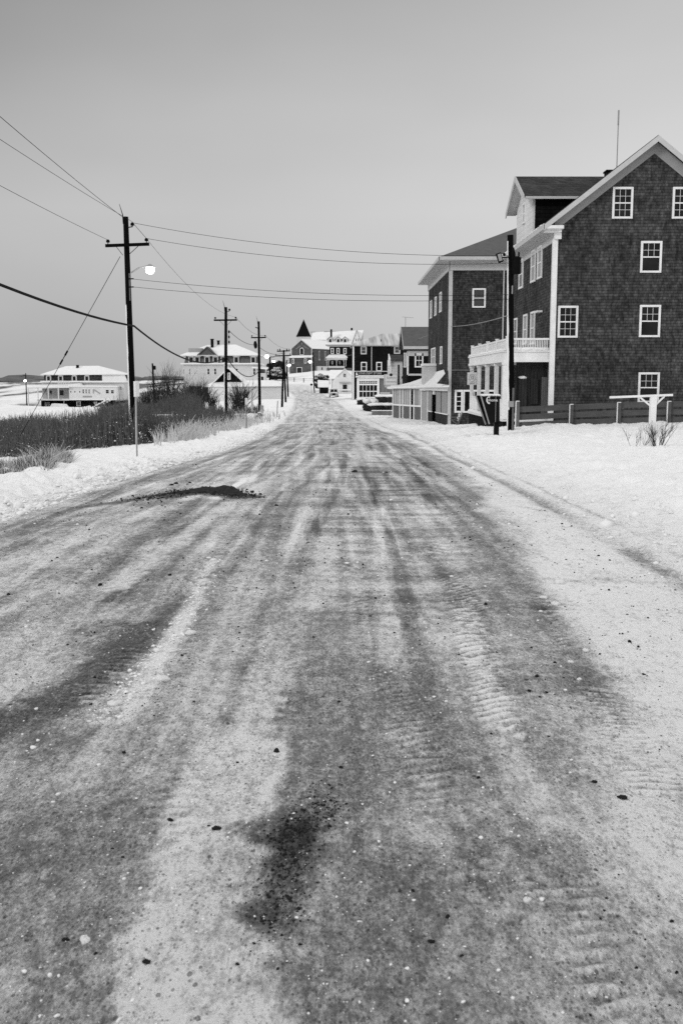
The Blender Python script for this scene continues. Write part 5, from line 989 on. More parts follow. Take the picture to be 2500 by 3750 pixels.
pc('doorway', 'black', t, 745, 1421, 762, 1450, Y_ - .2, .1, .02); pc('door_post', 'cornice', t, 738, 1415, 742, 1470, Y_ - 1, .2); pc('lean_to_wall', 'grey', t, 738, 1414, 764, 1470, Y_, 3)
pc('fascia', 'cornice', t, 735, 1411, 765, 1416, Y_ - 1.2, .3)
# ================================================================== utility poles
def pole(kind, px, pyb, pyt, Y, r, arms, label, lean=0., spike=True, snow=True, r2=None, pxt=None):
    b_ = W(px, pyb, Y); tp = W(pxt if pxt else px, pyt, Y); gz = min(b_.z, ground(b_.x, Y)); top = Vector((tp.x, Y, tp.z)); bot = Vector((b_.x, Y, gz - .4))
    t = thing('utility_pole', label, 'utility pole', (b_.x, Y, gz), group='utility poles along the road')
    m = MB(); m.tube([bot, bot.lerp(top, .5), top], r, 14, (r2 or r * .7)); m.build('shaft', 'pole', t, smooth=False)
    def at(z): return bot.lerp(top, (z - bot.z) / (top.z - bot.z))
    if snow:
        m = MB(); n_ = 26
        z0 = gz + .1; z1 = gz + (top.z - gz) * snow; vs = []; fs = []
        for i in range(n_ + 1):
            z = z0 + (z1 - z0) * i / n_; p = at(z); rr = r + ((r2 or r * .7) - r) * (z - bot.z) / (top.z - bot.z); wd = .6 * (1 - .55 * i / n_) * random.uniform(.75, 1.2)
            for j in range(4): aa = math.pi + (.72 if b_.x < 0 else .48) + wd * (j - 1.5) / 1.5 * .95; vs.append((p.x + math.cos(aa) * (rr + .018), Y + math.sin(aa) * (rr + .018), z))
        for i in range(n_):
            for j in range(3): fs.append((i * 4 + j, i * 4 + j + 1, i * 4 + j + 5, i * 4 + j + 4))
        m.add(vs, fs); m.build('snow_crust', 'snow', t)
    if spike: m = MB(); m.tube([top + Vector((-r * .6, 0, -.3)), top + Vector((-r * .8, 0, .1)), top + Vector((-r * 1.6, 0, .55))], .035, 6, .008); m.build('lightning_spike', 'iron', t)
    ends = []
    for (x0, y0, x1, y1, th) in arms:
        a = W(x0, y0, Y - r - .08); b2 = W(x1, y1, Y - r - .08); m = MB(); m.bar(a, b2, .1, th, (0, 0, 1)); ar_ = m.build('crossarm', 'pole', t)
        mid = at((a.z + b2.z) / 2)
        for s_, e_ in ((-1, a), (1, b2)):
            k_ = a.lerp(b2, .5) + (e_ - a.lerp(b2, .5)) * .5
            m = MB(); m.bar(k_ - Vector((0, 0, th / 2)), (mid.x + s_ * r * .8, Y - r - .04, k_.z - .42), .02, .04, (0, 1, 0)); m.build('brace', 'iron', ar_)
            ip = e_ + (a.lerp(b2, .5) - e_) * .12 + Vector((0, 0, th / 2)); m = MB(); m.lathe(ip, [(.02, 0), (.02, .06), (.075, .07), (.085, .13), (.05, .19), (.02, .2)], 10); m.build('insulator', 'iron', ar_); ends.append(ip + Vector((0, 0, .18)))
    return t, at, top, ends
def lamp(t, at, Y, x0, y0, x1, y1, sz, r=.12, strong=14, label=None):
    p = W(x0, y0, Y - r); q = W(x1, y1, Y - r - .1); m = MB(); up = abs(q.x - p.x) * .18
    m.tube([p, p.lerp(q, .4) + Vector((0, 0, up * .9)), p.lerp(q, .8) + Vector((0, 0, up)), q + Vector((0, 0, sz * .9))], .035, 7, .03); ar_ = m.build('lamp_arm', 'frieze', t)
    m = MB(); c = q; m.lathe((c.x, c.y, c.z), [(sz * .7, sz * .35), (sz * 1.25, sz * .4), (sz * 1.2, sz * .5), (sz * .6, sz * .8), (sz * .3, sz * 1.1), (.02, sz * 1.15)], 14); m.build('lamp_head', 'frieze', ar_)
    m = MB(); m.blob((c.x, c.y, c.z - sz * .15), (sz * .95, sz * .95, sz * .9), 1, 16, 10, 0); m.build('lit_globe', 'lamp', ar_, smooth=True)
p1, at1, top1, en1 = pole('a', 490, 1624, 793, 45, .165, [(386, 899, 546, 893, .13)], 'nearest utility pole on the left, carrying a lit street lamp and one crossarm', snow=.62, pxt=460)
lamp(p1, at1, 45, 479, 998, 549, 985, .2)
m = MB(); q = W(486, 822, 44.8); m.bar((q.x - .25, 44.8, q.z - .12), (q.x, 44.8, q.z - .08), .03, .04); m.lathe((q.x - .02, 44.8, q.z - .1), [(.02, 0), (.02, .05), (.08, .07), (.085, .14), (.04, .2)], 10); m.build('bracket_insulator', 'iron', p1)
for py in (1020, 1050): q = W(485, py, 44.8); m = MB(); m.bar((q.x - .2, 44.85, q.z), (q.x + .05, 44.8, q.z), .04, .05); m.build('cable_clamp', 'iron', p1)
for (x0, x1, y0, y1) in ((474, 480, 1000, 1100),): pc('cable_guard', 'grey', p1, x0 - 3, y0, x1 - 2, y1, 44.83, .05)
p2, at2, top2, en2 = pole('b', 826, 1568, 1124, 85, .165, [(783, 1172, 868, 1171, .13)], 'second utility pole, rising out of the brush in front of the white hotel', snow=.55, pxt=827)
m = MB(); q = W(838, 1207, 84.7); 
for i in range(3): m.lathe((q.x, 84.7, q.z - i * .42 - .3), [(.02, 0), (.07, .06), (.07, .18), (.02, .26)], 8)
m.tube([(q.x, 84.7, q.z), (q.x, 84.7, q.z - 1.3)], .015, 6); m.build('insulator_string', 'iron', p2)
q = W(840, 1134, 84.7); m = MB(); m.bar((q.x - .2, 84.8, q.z - .15), (q.x, 84.7, q.z - .1), .03, .04); m.lathe((q.x, 84.7, q.z - .1), [(.02, 0), (.08, .07), (.085, .14), (.04, .2)], 10); m.build('bracket_insulator', 'iron', p2)
p3, at3, top3, en3 = pole('c', 951, 1510, 1176, 112, .17, [(919, 1236, 974, 1235, .13)], 'third utility pole, beside the snowy stone-filled bank, with lit lamp arm', snow=False, pxt=947)
lamp(p3, at3, 112, 955, 1311, 977, 1303, .24)
m = MB(); q = W(938, 1201, 111.8); m.bar((q.x - .1, 111.8, q.z + .1), (q.x + .3, 111.8, q.z - .05), .06, .09); q = W(935, 1262, 111.8); m.blob((q.x, 111.8, q.z), (.22, .2, .4), 3); m.build('switch_gear', 'iron', p3)
p4, at4, top4, en4 = pole('d', 1032, 1493, 1281, 140, .17, [(1014, 1286, 1062, 1284, .15), (1007, 1303, 1066, 1301, .15)], 'fourth utility pole, leaning slightly, with two crossarms one above the other', spike=False, snow=False, pxt=1039)
for x in (1025, 1050): q = W(x, 1284, 139.8); m = MB(); m.lathe((q.x, 139.7, q.z), [(.03, 0), (.09, .1), (.04, .3)], 8); m.build('insulator', 'iron', p4)
p5, at5, top5, en5 = pole('e', 1046, 1475, 1300, 160, .17, [], 'fifth utility pole, thin and bare, close behind the one with two crossarms', spike=False, snow=False, pxt=1040)
p6, at6, top6, en6 = pole('f', 1055, 1448, 1318, 198, .17, [(1046, 1331, 1060, 1330, .12)], 'sixth utility pole, with a lit lamp, rightmost of the far cluster on the left verge', spike=False, snow=False, pxt=1049)
lamp(p6, at6, 198, 1050, 1340, 1058, 1336, .3)
p7, at7, top7, en7 = pole('g', 1150, 1436, 1290, 242, .21, [], 'utility pole with a lit lamp, standing in front of the corner of the church', spike=False, snow=.4, pxt=1146)
lamp(p7, at7, 242, 1146, 1326, 1135, 1323, .35)
p8, at8, top8, en8 = pole('h', 988, 1390, 1306, 300, .28, [(990, 1307, 1006, 1306, .2)], 'far utility pole with a lit lamp in front of the dark round tree', spike=False, snow=False)
lamp(p8, at8, 300, 989, 1312, 1002, 1322, .42)
p9, at9, top9, en9 = pole('i', 99, 1500, 1366, 255, .16, [], 'thin leaning pole with a lit lamp at the left end of the far-left hotel', spike=False, snow=False, pxt=94)
lamp(p9, at9, 255, 97, 1385, 92, 1393, .3)
p10, at10, top10, en10 = pole('j', 566, 1436, 1330, 175, .2, [], 'short far pole with a small transformer above the bare shrubs', spike=False, snow=False, pxt=558)
q = W(564, 1346, 174.6); m = MB(); m.lathe((q.x, 174.6, q.z - .35), [(.3, 0), (.32, .1), (.32, .6), (.2, .7)], 12); m.build('transformer', 'iron', p10)
pr_, atr, topr, enr = pole('k', 1870, 1588, 860, 44, .16, [], 'utility pole with transformer and floodlights on the right, in front of the gabled house porch', spike=False, snow=.97, pxt=1868, r2=.13)
def bx(name, mt, x0, y0, x1, y1, Y, d, par=pr_): return pc(name, mt, par, x0, y0, x1, y1, Y, d)
q = W(1889, 1003, 43.8); h_ = W(1889, 942, 43.8).z - q.z; m = MB(); m.lathe((q.x, 43.8, q.z), [(.19, 0), (.2, .05), (.2, h_ - .08), (.21, h_ - .06), (.21, h_), (.05, h_ + .06)], 16); m.build('transformer', 'iron', pr_)
m = MB(); m.bar((q.x - .25, 43.9, q.z + .2), (q.x, 43.8, q.z + .2), .05, .05); m.bar((q.x - .25, 43.9, q.z + h_ - .15), (q.x, 43.8, q.z + h_ - .15), .05, .05); m.lathe((q.x - .1, 43.7, q.z + h_), [(.02, 0), (.04, .1), (.03, .22)], 8); m.lathe((q.x + .08, 43.7, q.z + h_), [(.02, 0), (.04, .1), (.03, .22)], 8); m.build('mounting', 'iron', pr_)
q = W(1877, 930, 43.8); m = MB(); m.lathe((q.x, 43.75, q.z - .32), [(.02, 0), (.07, .1), (.08, .4), (.06, .55), (.02, .6)], 10); m.build('fuse_cutout', 'iron', pr_)
q = W(1829, 943, 43.7); m = MB(); aa = Vector((.09, 0, .16)); m.bar(q - Vector((-.06, 0, .19)), q + Vector((-.07, 0, .19)), .22, .2, (1, 0, 0)); o = m.build('floodlight', 'iron', pr_)
m = MB(); m.bar(q + Vector((.03, -.13, -.14)), q + Vector((-.05, -.13, .14)), .14, .02, (0, 1, 0)); m.build('lens', 'light', o)
m = MB(); m.bar((q.x + .05, 43.75, q.z), (W(1866, 935, 43.9).x, 43.9, q.z + .06), .05, .05, (0, 0, 1)); m.blob((q.x + .2, 43.75, q.z + .14), (.07, .06, .07), 2); m.build('floodlight_bracket', 'iron', pr_)
bx('meter_box', 'light', 1863, 1469, 1881, 1490, 43.7, .14); bx('cable_guard', 'galv', 1874, 1045, 1877, 1075, 43.75, .08); bx('conduit', 'grey', 1876, 1420, 1879, 1580, 43.78, .06); bx('conduit', 'black', 1861, 1500, 1865, 1585, 43.72, .08)
q = W(1868, 1585, 43.75); m = MB(); m.blob((q.x, 43.7, q.z - .02), (.25, .2, .14), 6); m.build('snow_heap', 'snow', pr_, smooth=True)
# ================================================================== wires (each span is one wire)
def wire(label, P, r=.012, sag=0., mt='wire', n=22, group='wires strung between the poles', name='overhead_wire', cat='wire'):
    pts = []
    for a, b_ in zip(P[:-1], P[1:]):
        a = Vector(a); b_ = Vector(b_)
        for i in range(n + (1 if b_ == Vector(P[-1]) else 0)): f_ = i / n; pts.append(a.lerp(b_, f_) - Vector((0, 0, sag * 4 * f_ * (1 - f_))))
    m = MB(); m.tube(pts, r, 5); o = m.build(name, mt); tag(o, label, cat, group); return o
p0 = Vector((-9.6, 2, 9.4))
wire('topmost wire from the left edge to the tip of the nearest left pole', [p0 + Vector((0, 0, .9)), W(446, 792, 45)], .01, .35)
wire('second wire from the left edge, reaching the nearest left pole below its tip', [p0 + Vector((-.3, 0, -.9)), W(486, 812, 45)], .008, .3)
wire('third wire from the left edge, reaching the left end of the crossarm', [p0 + Vector((-.9, 0, -1.7)), en1[0]], .008, .3)
wire('thin wire dropping from the bracket insulator to the right end of the crossarm', [W(486, 815, 44.8), en1[1]], .01, 0)
RP = 43.9
wire('upper of the two high wires crossing the street from the bracket insulator', [W(486, 815, 44.8), W(1868, 935, RP)], .009, .42)
wire('lower of the two high wires crossing the street from the crossarm', [en1[1], W(1868, 962, RP)], .009, .42)
wire('upper of the two low cables crossing the street below the lamp', [W(487, 1021, 44.8), W(1868, 1078, RP)], .009, .28)
wire('lower of the two low cables crossing the street below the lamp', [W(487, 1050, 44.8), W(1868, 1095, RP)], .009, .28)
wire('thin wire running from the crossarm of the nearest pole down to the second pole', [en1[1], en2[1]], .007, .7)
wire('wire between the second and third pole crossarms', [en2[1], en3[1]], .012, .5)
wire('wire between the third pole and the one with two crossarms', [en3[1], en4[1]], .012, .4)
wire('cable dropping from the insulator string of the second pole to the third pole', [W(840, 1212, 84.7), W(938, 1262, 111.8)], .022, .35)
wire('cable from the third pole gear on to the double-crossarm pole', [W(948, 1270, 112), W(1039, 1290, 140)], .022, .5)
wire('wire between the double-crossarm pole and the far lamp pole', [en4[-1], top6], .016, .5)
wire('wire from the far lamp pole to the pole by the church', [top6, top7], .02, 1.0)
wire('thick sagging cable bundle entering from the left edge to the nearest pole', [(-9.8, 4, 6.35), W(490, 1193, 44.8)], .045, .75)
wire('thick sagging cable bundle between the nearest and the second pole', [W(490, 1193, 44.8), W(825, 1308, 84.8)], .045, .95)
wire('cable bundle sagging from the second pole to the third pole', [W(830, 1308, 84.8), W(950, 1356, 111.8)], .04, 1.1)
wire('pale service cable running from the right-hand pole across to the store', [W(1856, 1156, RP), W(1655, 1194, 76.2), W(1440, 1268, 172), W(1210, 1312, 300)], .02, .12, 'light', 14)
a = W(440, 938, 45); b_ = W(208, 1355, 45); d_ = (b_ - a).normalized(); g_ = a + d_ * ((a.z - ground(a.x + d_.x * 9, 45)) / -d_.z)
gw = thing('guy_wire', 'slanting guy wire with black strain insulators on the nearest left pole', 'guy wire', tuple(g_)); MB().tube([a, g_], .013, 5).build('strand', 'wire', gw)
for py, dd in ((1292, 0), (1307, 1), (1325, 2)):
    f_ = (py - 938) / (1355 - 938); c = a.lerp(b_, f_); m = MB(); m.tube([c - d_ * .12, c - d_ * .05, c + d_ * .05, c + d_ * .12], .02 + .02 * (dd != 1), 7); m.build('strain_insulator', 'iron', gw)
# ================================================================== posts and signs on the left
def gpost(label, px, pyb, pyt, Y, w_, mt, cat='post', board=None, name='marker_post', pxt=None):
    b_ = W(px, pyb, Y); tp = W(pxt or px, pyt, Y); gz = ground(b_.x, Y); gz = min(gz, b_.z)
    t = thing(name, label, cat, (b_.x, Y, gz)); m = MB(); m.bar((b_.x, Y, gz - .2), (tp.x, Y, tp.z), w_, w_, (0, 1, 0)); m.build('post', mt, t)
    m = MB(); m.bar((b_.x - w_ * .62, Y, gz + .1), (tp.x - w_ * .62, Y, tp.z), w_ * .25, w_ * .9, (0, 1, 0)); m.build('snow_edge', 'snow', t)
    if board: x0, y0, x1, y1, bm, dp = board; q = W(x0, y0, Y); q2 = W(x1, y1, Y); m = MB(); m.box(q.x, q2.x, Y - dp / 2, Y + dp / 2, q2.z, q.z); m.build('sign_plate', bm, t)
    return t
gpost('road sign seen nearly edge-on, plastered with snow, in front of the nearest left pole', 502, 1688, 1398, 28, .035, 'galv', 'sign', (496, 1396, 504, 1452, 'snow', .55), 'road_sign', 497)
gpost('grey marker post with a pale plate, left of the stone-filled bank', 902, 1582, 1458, 66, .07, 'grey', 'post', (897, 1457, 906, 1482, 'whitewall', .1), 'marker_post', 901)
gpost('slim pale post between the marker post and the third pole', 925, 1508, 1444, 104, .13, 'frieze', 'post', None, 'slim_post', 922)
gpost('short weathered post in the snow right of the third pole', 1013, 1530, 1467, 98, .08, 'frieze', 'post', None, 'short_post', 1017)
t = gpost('small board sign leaning by the foot of the third pole', 958, 1545, 1486, 103, .1, 'grey', 'sign', (952, 1484, 965, 1512, 'galv', .12), 'board_sign')
# low rails across the brush
for lab, x0, x1, py, Y, th in (('long snow-dusted rail half hidden in the brush', 553, 792, 1513, 100, .12), ('snowy rail ending at the stones below the third pole', 832, 948, 1511, 101, .12)):
    a = W(x0, py, Y); b_ = W(x1, py - 1, Y); t = thing('guard_rail', lab, 'rail', ((a.x + b_.x) / 2, Y, ground((a.x + b_.x) / 2, Y)), group='rails beside the road')
    m = MB(); m.bar(a, b_, .12, .2); m.build('rail', 'fence', t); m = MB(); m.bar(a + Vector((0, 0, -.16)), b_ + Vector((0, 0, -.16)), .2, .1); m.build('snow_ledge', 'snow', t)
    for k_ in np.linspace(.05, .95, 5): x = a.x + (b_.x - a.x) * k_; MB().box(x - .08, x + .08, Y + .07, Y + .2, ground(x, Y) - .2, a.z + .12).build('post', 'grey', t)
# stone bank and snowed-over dinghy
t = thing('stone_pile', 'heap of rounded field stones dusted with snow below the third pole', 'stones', (W(945, 1540, 98).x, 98, ground(W(945, 1540, 98).x, 98)))
for i, (px, py) in enumerate([(922, 1527), (930, 1532), (938, 1535), (945, 1530), (952, 1528), (955, 1520), (948, 1540), (940, 1543), (957, 1535), (950, 1515), (957, 1545), (935, 1524), (926, 1521)]):
    q = W(px, py, 98 - i * .05); m = MB(); m.blob(q, (.2, .2, .16), i, 9, 6, .12); o = m.build('stone', 'stone', t, smooth=True)
    m = MB(); m.blob(q + Vector((0, 0, .1)), (.18, .19, .09), i + 3, 9, 6, .1); m.build('snow_cap', 'snow', o, smooth=True)
q = W(914, 1540, 94); t = thing('upturned_dinghy', 'snow-covered upturned dinghy lying beside the stone heap', 'boat', (q.x, 94, ground(q.x, 94)))
m = MB(); gz = ground(q.x, 94)
A3 = [W(893, 1545, 94), W(934, 1553, 94)]; vs = []
for u, wd, hh in ((0, .05, .15), (.25, .55, .5), (.55, .7, .62), (.85, .6, .55), (1, .45, .45)):
    cxx = A3[0].x + (A3[1].x - A3[0].x) * u; 
    for j in range(7): aa = math.pi * j / 6; vs.append((cxx, 94 + wd * math.cos(aa), gz + .05 + hh * math.sin(aa) * (1.0)))
fs = [(7 * i + j, 7 * i + j + 1, 7 * i + j + 8, 7 * i + j + 7) for i in range(4) for j in range(6)] + [tuple(range(28, 35))]
m.add(vs, fs); m.build('hull', 'grey', t); m = MB(); m.add([(v[0] + .02, v[1], v[2] + .05 + .0 * i) for i, v in enumerate(vs)], [f_ for f_ in fs[:-1]]); m.build('snow_layer', 'snow', t)
# ================================================================== T-shaped post with bush, right foreground
YT = 32.0; b_ = W(2383, 1660, YT); tp = W(2384, 1448, YT); gz = ground(b_.x, YT)
t = thing('sign_post', 'white T-shaped wooden post with an empty crossbar, standing in the snowy yard at right', 'post', (b_.x, YT, gz))
w_ = .18; MB().box(b_.x - w_ / 2, b_.x + w_ / 2, YT - w_ / 2, YT + w_ / 2, gz - .3, tp.z).build('upright', 'white', t)
a = W(2232, 1456, YT); c = W(2462, 1447, YT); MB().bar(a, c, .09, .05).build('crossbar', 'white', t); MB().bar(a + Vector((0, 0, .035)), c + Vector((0, 0, .035)), .08, .02).build('snow_line', 'snow', t)
for e_, s_ in ((W(2343, 1455, YT), -1), (W(2432, 1451, YT), 1)): MB().bar(e_, (b_.x + s_ * .08, YT, e_.z - .27), .05, .05, (0, 1, 0)).build('brace', 'white', t)
# ---- bare shrubs
def shrub(label, x, y, h, spread, n, seed, mt='twig', r=.012, group=None, name='bare_shrub', snowy=0):
    r_ = random.Random(seed); gz = ground(x, y); t = thing(name, label, 'shrub', (x, y, gz), group=group); m = MB()
    def grow(p, d, L, rad, dep):
        q = p; pts = [p]; 
        for i in range(4): d = (d + Vector((r_.uniform(-.2, .2), r_.uniform(-.2, .2), r_.uniform(-.02, .12)))).normalized(); q = q + d * L / 4; pts.append(q)
        m.tube(pts, rad, 4, rad * .45, cap=False)
        if dep > 0:
            for j in range(r_.randint(2, 4)):
                s_ = pts[r_.randint(1, 3)]; dd = (d + Vector((r_.uniform(-.8, .8), r_.uniform(-.8, .8), r_.uniform(-.1, .5)))).normalized(); grow(s_, dd, L * r_.uniform(.4, .65), rad * .55, dep - 1)
    for i in range(n):
        a_ = r_.uniform(0, 6.28); tl_ = r_.uniform(.1, 1) * spread; grow(Vector((x + math.cos(a_) * .12 * spread, y + math.sin(a_) * .12, gz - .05)), Vector((math.cos(a_) * tl_, math.sin(a_) * tl_ * .6, 1)).normalized(), h * r_.uniform(.6, 1), r, 2)
    m.build('branches', mt, t); return t
q = W(2420, 1655, 31.6); shrub('bare twiggy bush growing round the foot of the white T-shaped post', q.x - .08, 31.7, .95, .9, 16, 5, r=.009)
q = W(2330, 1650, 31.8); shrub('sparse low twigs poking out of the snow left of the T-shaped post', q.x, 31.8, .85, 1.3, 7, 8, r=.006)
for i, (px, py, Y, h) in enumerate([(575, 1470, 150, 4.6), (610, 1478, 146, 5.4), (650, 1482, 140, 5.6), (700, 1486, 135, 4.2), (735, 1490, 130, 3.6), (865, 1500, 116, 3.3), (885, 1502, 114, 3.4), (540, 1490, 140, 3.2), (780, 1498, 122, 2.6)]):
    q = W(px, py, Y); lb_ = ['bare shrub left of the tallest ones, below the transformer pole', 'tall many-stemmed bare shrub left of the hotel balcony', 'tallest bare shrub, in front of the hotel balcony', 'bare shrub before the dark space under the hotel balcony', 'bare shrub at the doorway end of the low barn', 'wide bare shrub just right of the second pole', 'dense bare shrub left of the pale marker post', 'lowest bare shrub, at the left end of the shrub row', 'low bare shrub just left of the second pole'][i]
    shrub(lb_, q.x, Y, h, .55, 26, 100 + i, r=.035, group='bare shrubs in the marsh')
# ---- trees
def crown_tree(label, px, pyb, pyt, Y, wpx, seed, snow=0, name='dark_tree'):
    b_ = W(px, pyb, Y); tp = W(px, pyt, Y); h = tp.z - b_.z; rx = wpx / 2 * Y / F; r_ = random.Random(seed)
    t = thing(name, label, 'tree' if not snow else 'shrub', tuple(b_)); MB().tube([(b_.x, Y, b_.z - 1), (b_.x, Y, b_.z + h * .5)], rx * .06 + .05, 8, rx * .03 + .03).build('trunk', 'twig', t)
    E = []
    for i in range(40): a_ = r_.uniform(0, 6.28); u = r_.uniform(0, .8) ** .8; E.append(((b_.x + math.cos(a_) * rx * u, Y + math.sin(a_) * rx * u * .7, b_.z + h * r_.uniform(.08, .88) * (1 - .3 * u)), (rx * r_.uniform(.22, .4), rx * r_.uniform(.2, .35), h * r_.uniform(.1, .2))))
    leaves(MB(), E, 9000, .26 * Y / 300, seed).build('crown', 'leaf', t)
    if snow: leaves(MB(), [((c[0], c[1] - .2, c[2] + e_[2] * .6), (e_[0], e_[1], e_[2] * .6)) for c, e_ in E], int(2600 * snow), .3 * Y / 300, seed + 1).build('snow_on_leaves', 'snowleaf', t)
    return t
crown_tree('dark bushy evergreen tree between the white hotel and the church', 1008, 1394, 1308, 310, 76, 5)
crown_tree('snow-dusted low evergreen shrub at the foot of the dark bushy tree', 1012, 1384, 1344, 302, 66, 9, 1.0, 'evergreen_shrub')
crown_tree('dark thicket behind the small shed, left of the white house', 1178, 1420, 1364, 262, 58, 12, .35, 'thicket')
# ================================================================== brush, reeds and grass (uncountable)
def stems(name, n, fn, mt, seed, label, wmin=.006, wmax=.012, lean=.35):
    r_ = np.random.RandomState(seed); X, Y, H = fn(r_, n); n = len(X); Z = base_z(X, Y) + shape(X, Y)[0] - .03
    az = r_.uniform(0, 2 * np.pi, n); ln = r_.normal(0, lean, n) * H; wd = r_.uniform(wmin, wmax, n) * (1 + Y / 60.); bx_, by_ = np.cos(az) * ln, np.sin(az) * ln * .6
    o = r_.uniform(0, np.pi, n); ox, oy = np.cos(o) * wd, np.sin(o) * wd * .6
    V = np.stack([np.stack([X - ox, Y - oy, Z], -1), np.stack([X + ox, Y + oy, Z], -1), np.stack([X + bx_ * .4 + ox * .8, Y + by_ * .4 + oy * .8, Z + H * .6], -1), np.stack([X + bx_ * .4 - ox * .8, Y + by_ * .4 - oy * .8, Z + H * .6], -1), np.stack([X + bx_ + ox * .3, Y + by_, Z + H], -1), np.stack([X + bx_ - ox * .3, Y + by_, Z + H], -1)], 1).reshape(-1, 3)
    me = bpy.data.meshes.new(name); me.vertices.add(len(V)); me.vertices.foreach_set('co', V.ravel().astype(np.float32)); i = np.arange(n)[:, None] * 6
    q = np.concatenate([i + [0, 1, 2, 3], i + [3, 2, 4, 5]], 1).reshape(-1, 4); me.loops.add(q.size); me.polygons.add(len(q)); me.loops.foreach_set('vertex_index', q.ravel().astype(np.int32))
    me.polygons.foreach_set('loop_start', np.arange(0, q.size, 4, dtype=np.int32)); me.polygons.foreach_set('loop_total', np.full(len(q), 4, np.int32)); me.update(); me.materials.append(M[mt])
    o = bpy.data.objects.new(name, me); COL.objects.link(o); tag(o, label, None, None, 'stuff'); return o
def edge_x(Y): return np.interp(Y, [20, 28, 38, 46, 60, 80, 100], [-8.0, -9.0, -8.9, -8.6, -8.8, -9.2, -9.6])
def f_brush(r_, n):
    Y = 45 * np.exp(r_.uniform(-.04, 1.0, n)); X = edge_x(Y) + .6 - 1.5 * (Y < 42) * (42 - Y) / 6 - np.abs(r_.uniform(0, 1, n)) ** 1.2 * (Y * .42 - 7).clip(4, 60); d = fbm(X * .4, Y * .2, 4, 77)
    k_ = (d > .4) & (X > -.36 * Y - 2) ; X, Y, d = X[k_], Y[k_], d[k_]; return X, Y, (.3 + 3.0 * (d - .38).clip(0, 1)) * r_.uniform(.3, 1.4, len(X)) * np.interp(X, [-40, -20, -12], [.8, 1.0, 1.1])
stems('brush', 60000, f_brush, 'brushm', 1, 'dense dark bare brush covering the low ground left of the road', .006, .013, .3)
def f_reed(r_, n):
    Y = 40 * np.exp(r_.uniform(-.2, 1.0, n)); X = edge_x(Y) - .2 - np.abs(r_.normal(0, 1.3, n)) * Y * .16; d = fbm(X * .5, Y * .25, 4, 99); k_ = (d > .44) & (Y > 34) & (X > -.2 * Y); X, Y, d = X[k_], Y[k_], d[k_]
    return X, Y, (.25 + .9 * (d - .3)) * r_.uniform(.4, 1.5, len(X))
stems('reeds', 15000, f_reed, 'straw', 2, 'pale dry reeds and stalks standing among the dark brush', .003, .007, .7)
def f_snowr(r_, n):
    Y = 38 * np.exp(r_.uniform(-.3, 1.0, n)); X = edge_x(Y) - r_.uniform(-.2, 1, n) * Y * .2; d = fbm(X * .7, Y * .35, 3, 15); k_ = (d > .45) & (X > -.185 * Y); X, Y, d = X[k_], Y[k_], d[k_]; return X, Y, (.35 + 1.6 * (d - .4)) * r_.uniform(.6, 1.3, len(X))
stems('snowy_grass', 20000, f_snowr, 'snowleaf', 3, 'snow-laden grass blades among the brush', .008, .016, .5)
def f_grass(r_, n):
    Y = 31 * np.exp(r_.uniform(-.5, .12, n)); X = -.235 * Y - 1.1 - r_.uniform(0, 1, n) ** 1.2 * .22 * Y; d = fbm(X * .9, Y * .5, 3, 55); k_ = (d > .41); X, Y, d = X[k_], Y[k_], d[k_]; return X, Y, (.1 + .9 * (d - .41)) * r_.uniform(.4, 1.6, len(X))
stems('frosted_grass', 16000, f_grass, 'snowleaf', 14, 'snow-laden grass tufts along the far-left snow bank', .004, .01, .95)
stems('dry_grass', 16000, f_grass, 'brushm', 4, 'sparse dry grass tufts poking through the snow bank at far left', .003, .007, .35)
def f_marsh(r_, n):
    Y = 105 * np.exp(r_.uniform(0, .6, n)); X = Y * r_.uniform(-.24, -.138, n); d = fbm(X * .16, Y * .06, 4, 91); k_ = d > np.interp(X / Y, [-.24, -.2, -.15], [.62, .45, .4]); X, Y, d = X[k_], Y[k_], d[k_]; return X, Y, (.5 + 5 * (d - .4).clip(0, 1)) * r_.uniform(.3, 1.4, len(X)) * np.interp(X / Y, [-.24, -.19, -.15], [.3, .7, 1.4])
stems('marsh_scrub', 15000, f_marsh, 'brushm', 6, 'tangled darker scrub filling the marsh below the white hotel', .008, .018, .45)
m = MB(); r_ = random.Random(4); a_ = W(-700, 1390, 700).x; b_ = W(640, 1390, 700).x; x = a_
while x < b_: w_ = r_.uniform(6, 22); m.blob((x, 700 + r_.uniform(-5, 25), ground(x, 700) + .4), (w_, 8, r_.uniform(1.2, 4.2)), int(x), 9, 6, .2); x += w_ * .8
tag(m.build('distant_woods', 'hill'), 'low dark line of distant woods along the left horizon', None, None, 'stuff')
# ================================================================== sand pile, clumps, grit
G0 = [DG(180, 1168), DG(300, 1154), DG(400, 1132), DG(470, 1126), DG(530, 1128), DG(572, 1140)]
t = None; m = MB(); vs = []; n_ = 60; hs_ = [0, .01, .03, .07, .1, .0]; ws = [.1, .22, .38, .5, .5, .08]
for i in range(n_ + 1):
    u = i / n_ * (len(G0) - 1); k_ = min(int(u), len(G0) - 2); f_ = u - k_; X = G0[k_][0] * (1 - f_) + G0[k_ + 1][0] * f_; Y = G0[k_][1] * (1 - f_) + G0[k_ + 1][1] * f_
    h = hs_[k_] * (1 - f_) + hs_[k_ + 1] * f_; w_ = ws[k_] * (1 - f_) + ws[k_ + 1] * f_
    for j in range(13):
        v_ = j / 6 - 1; yy = Y + v_ * w_ * 1.2; zz_ = ground(X, yy) - .015 + h * math.exp(-(v_ * 1.7) ** 2) * (.35 + 1.3 * float(fbm(np.array([X * 5.]), np.array([yy * 5.]), 3, 5)[0])); vs.append((X + .05 * v_, yy, zz_))
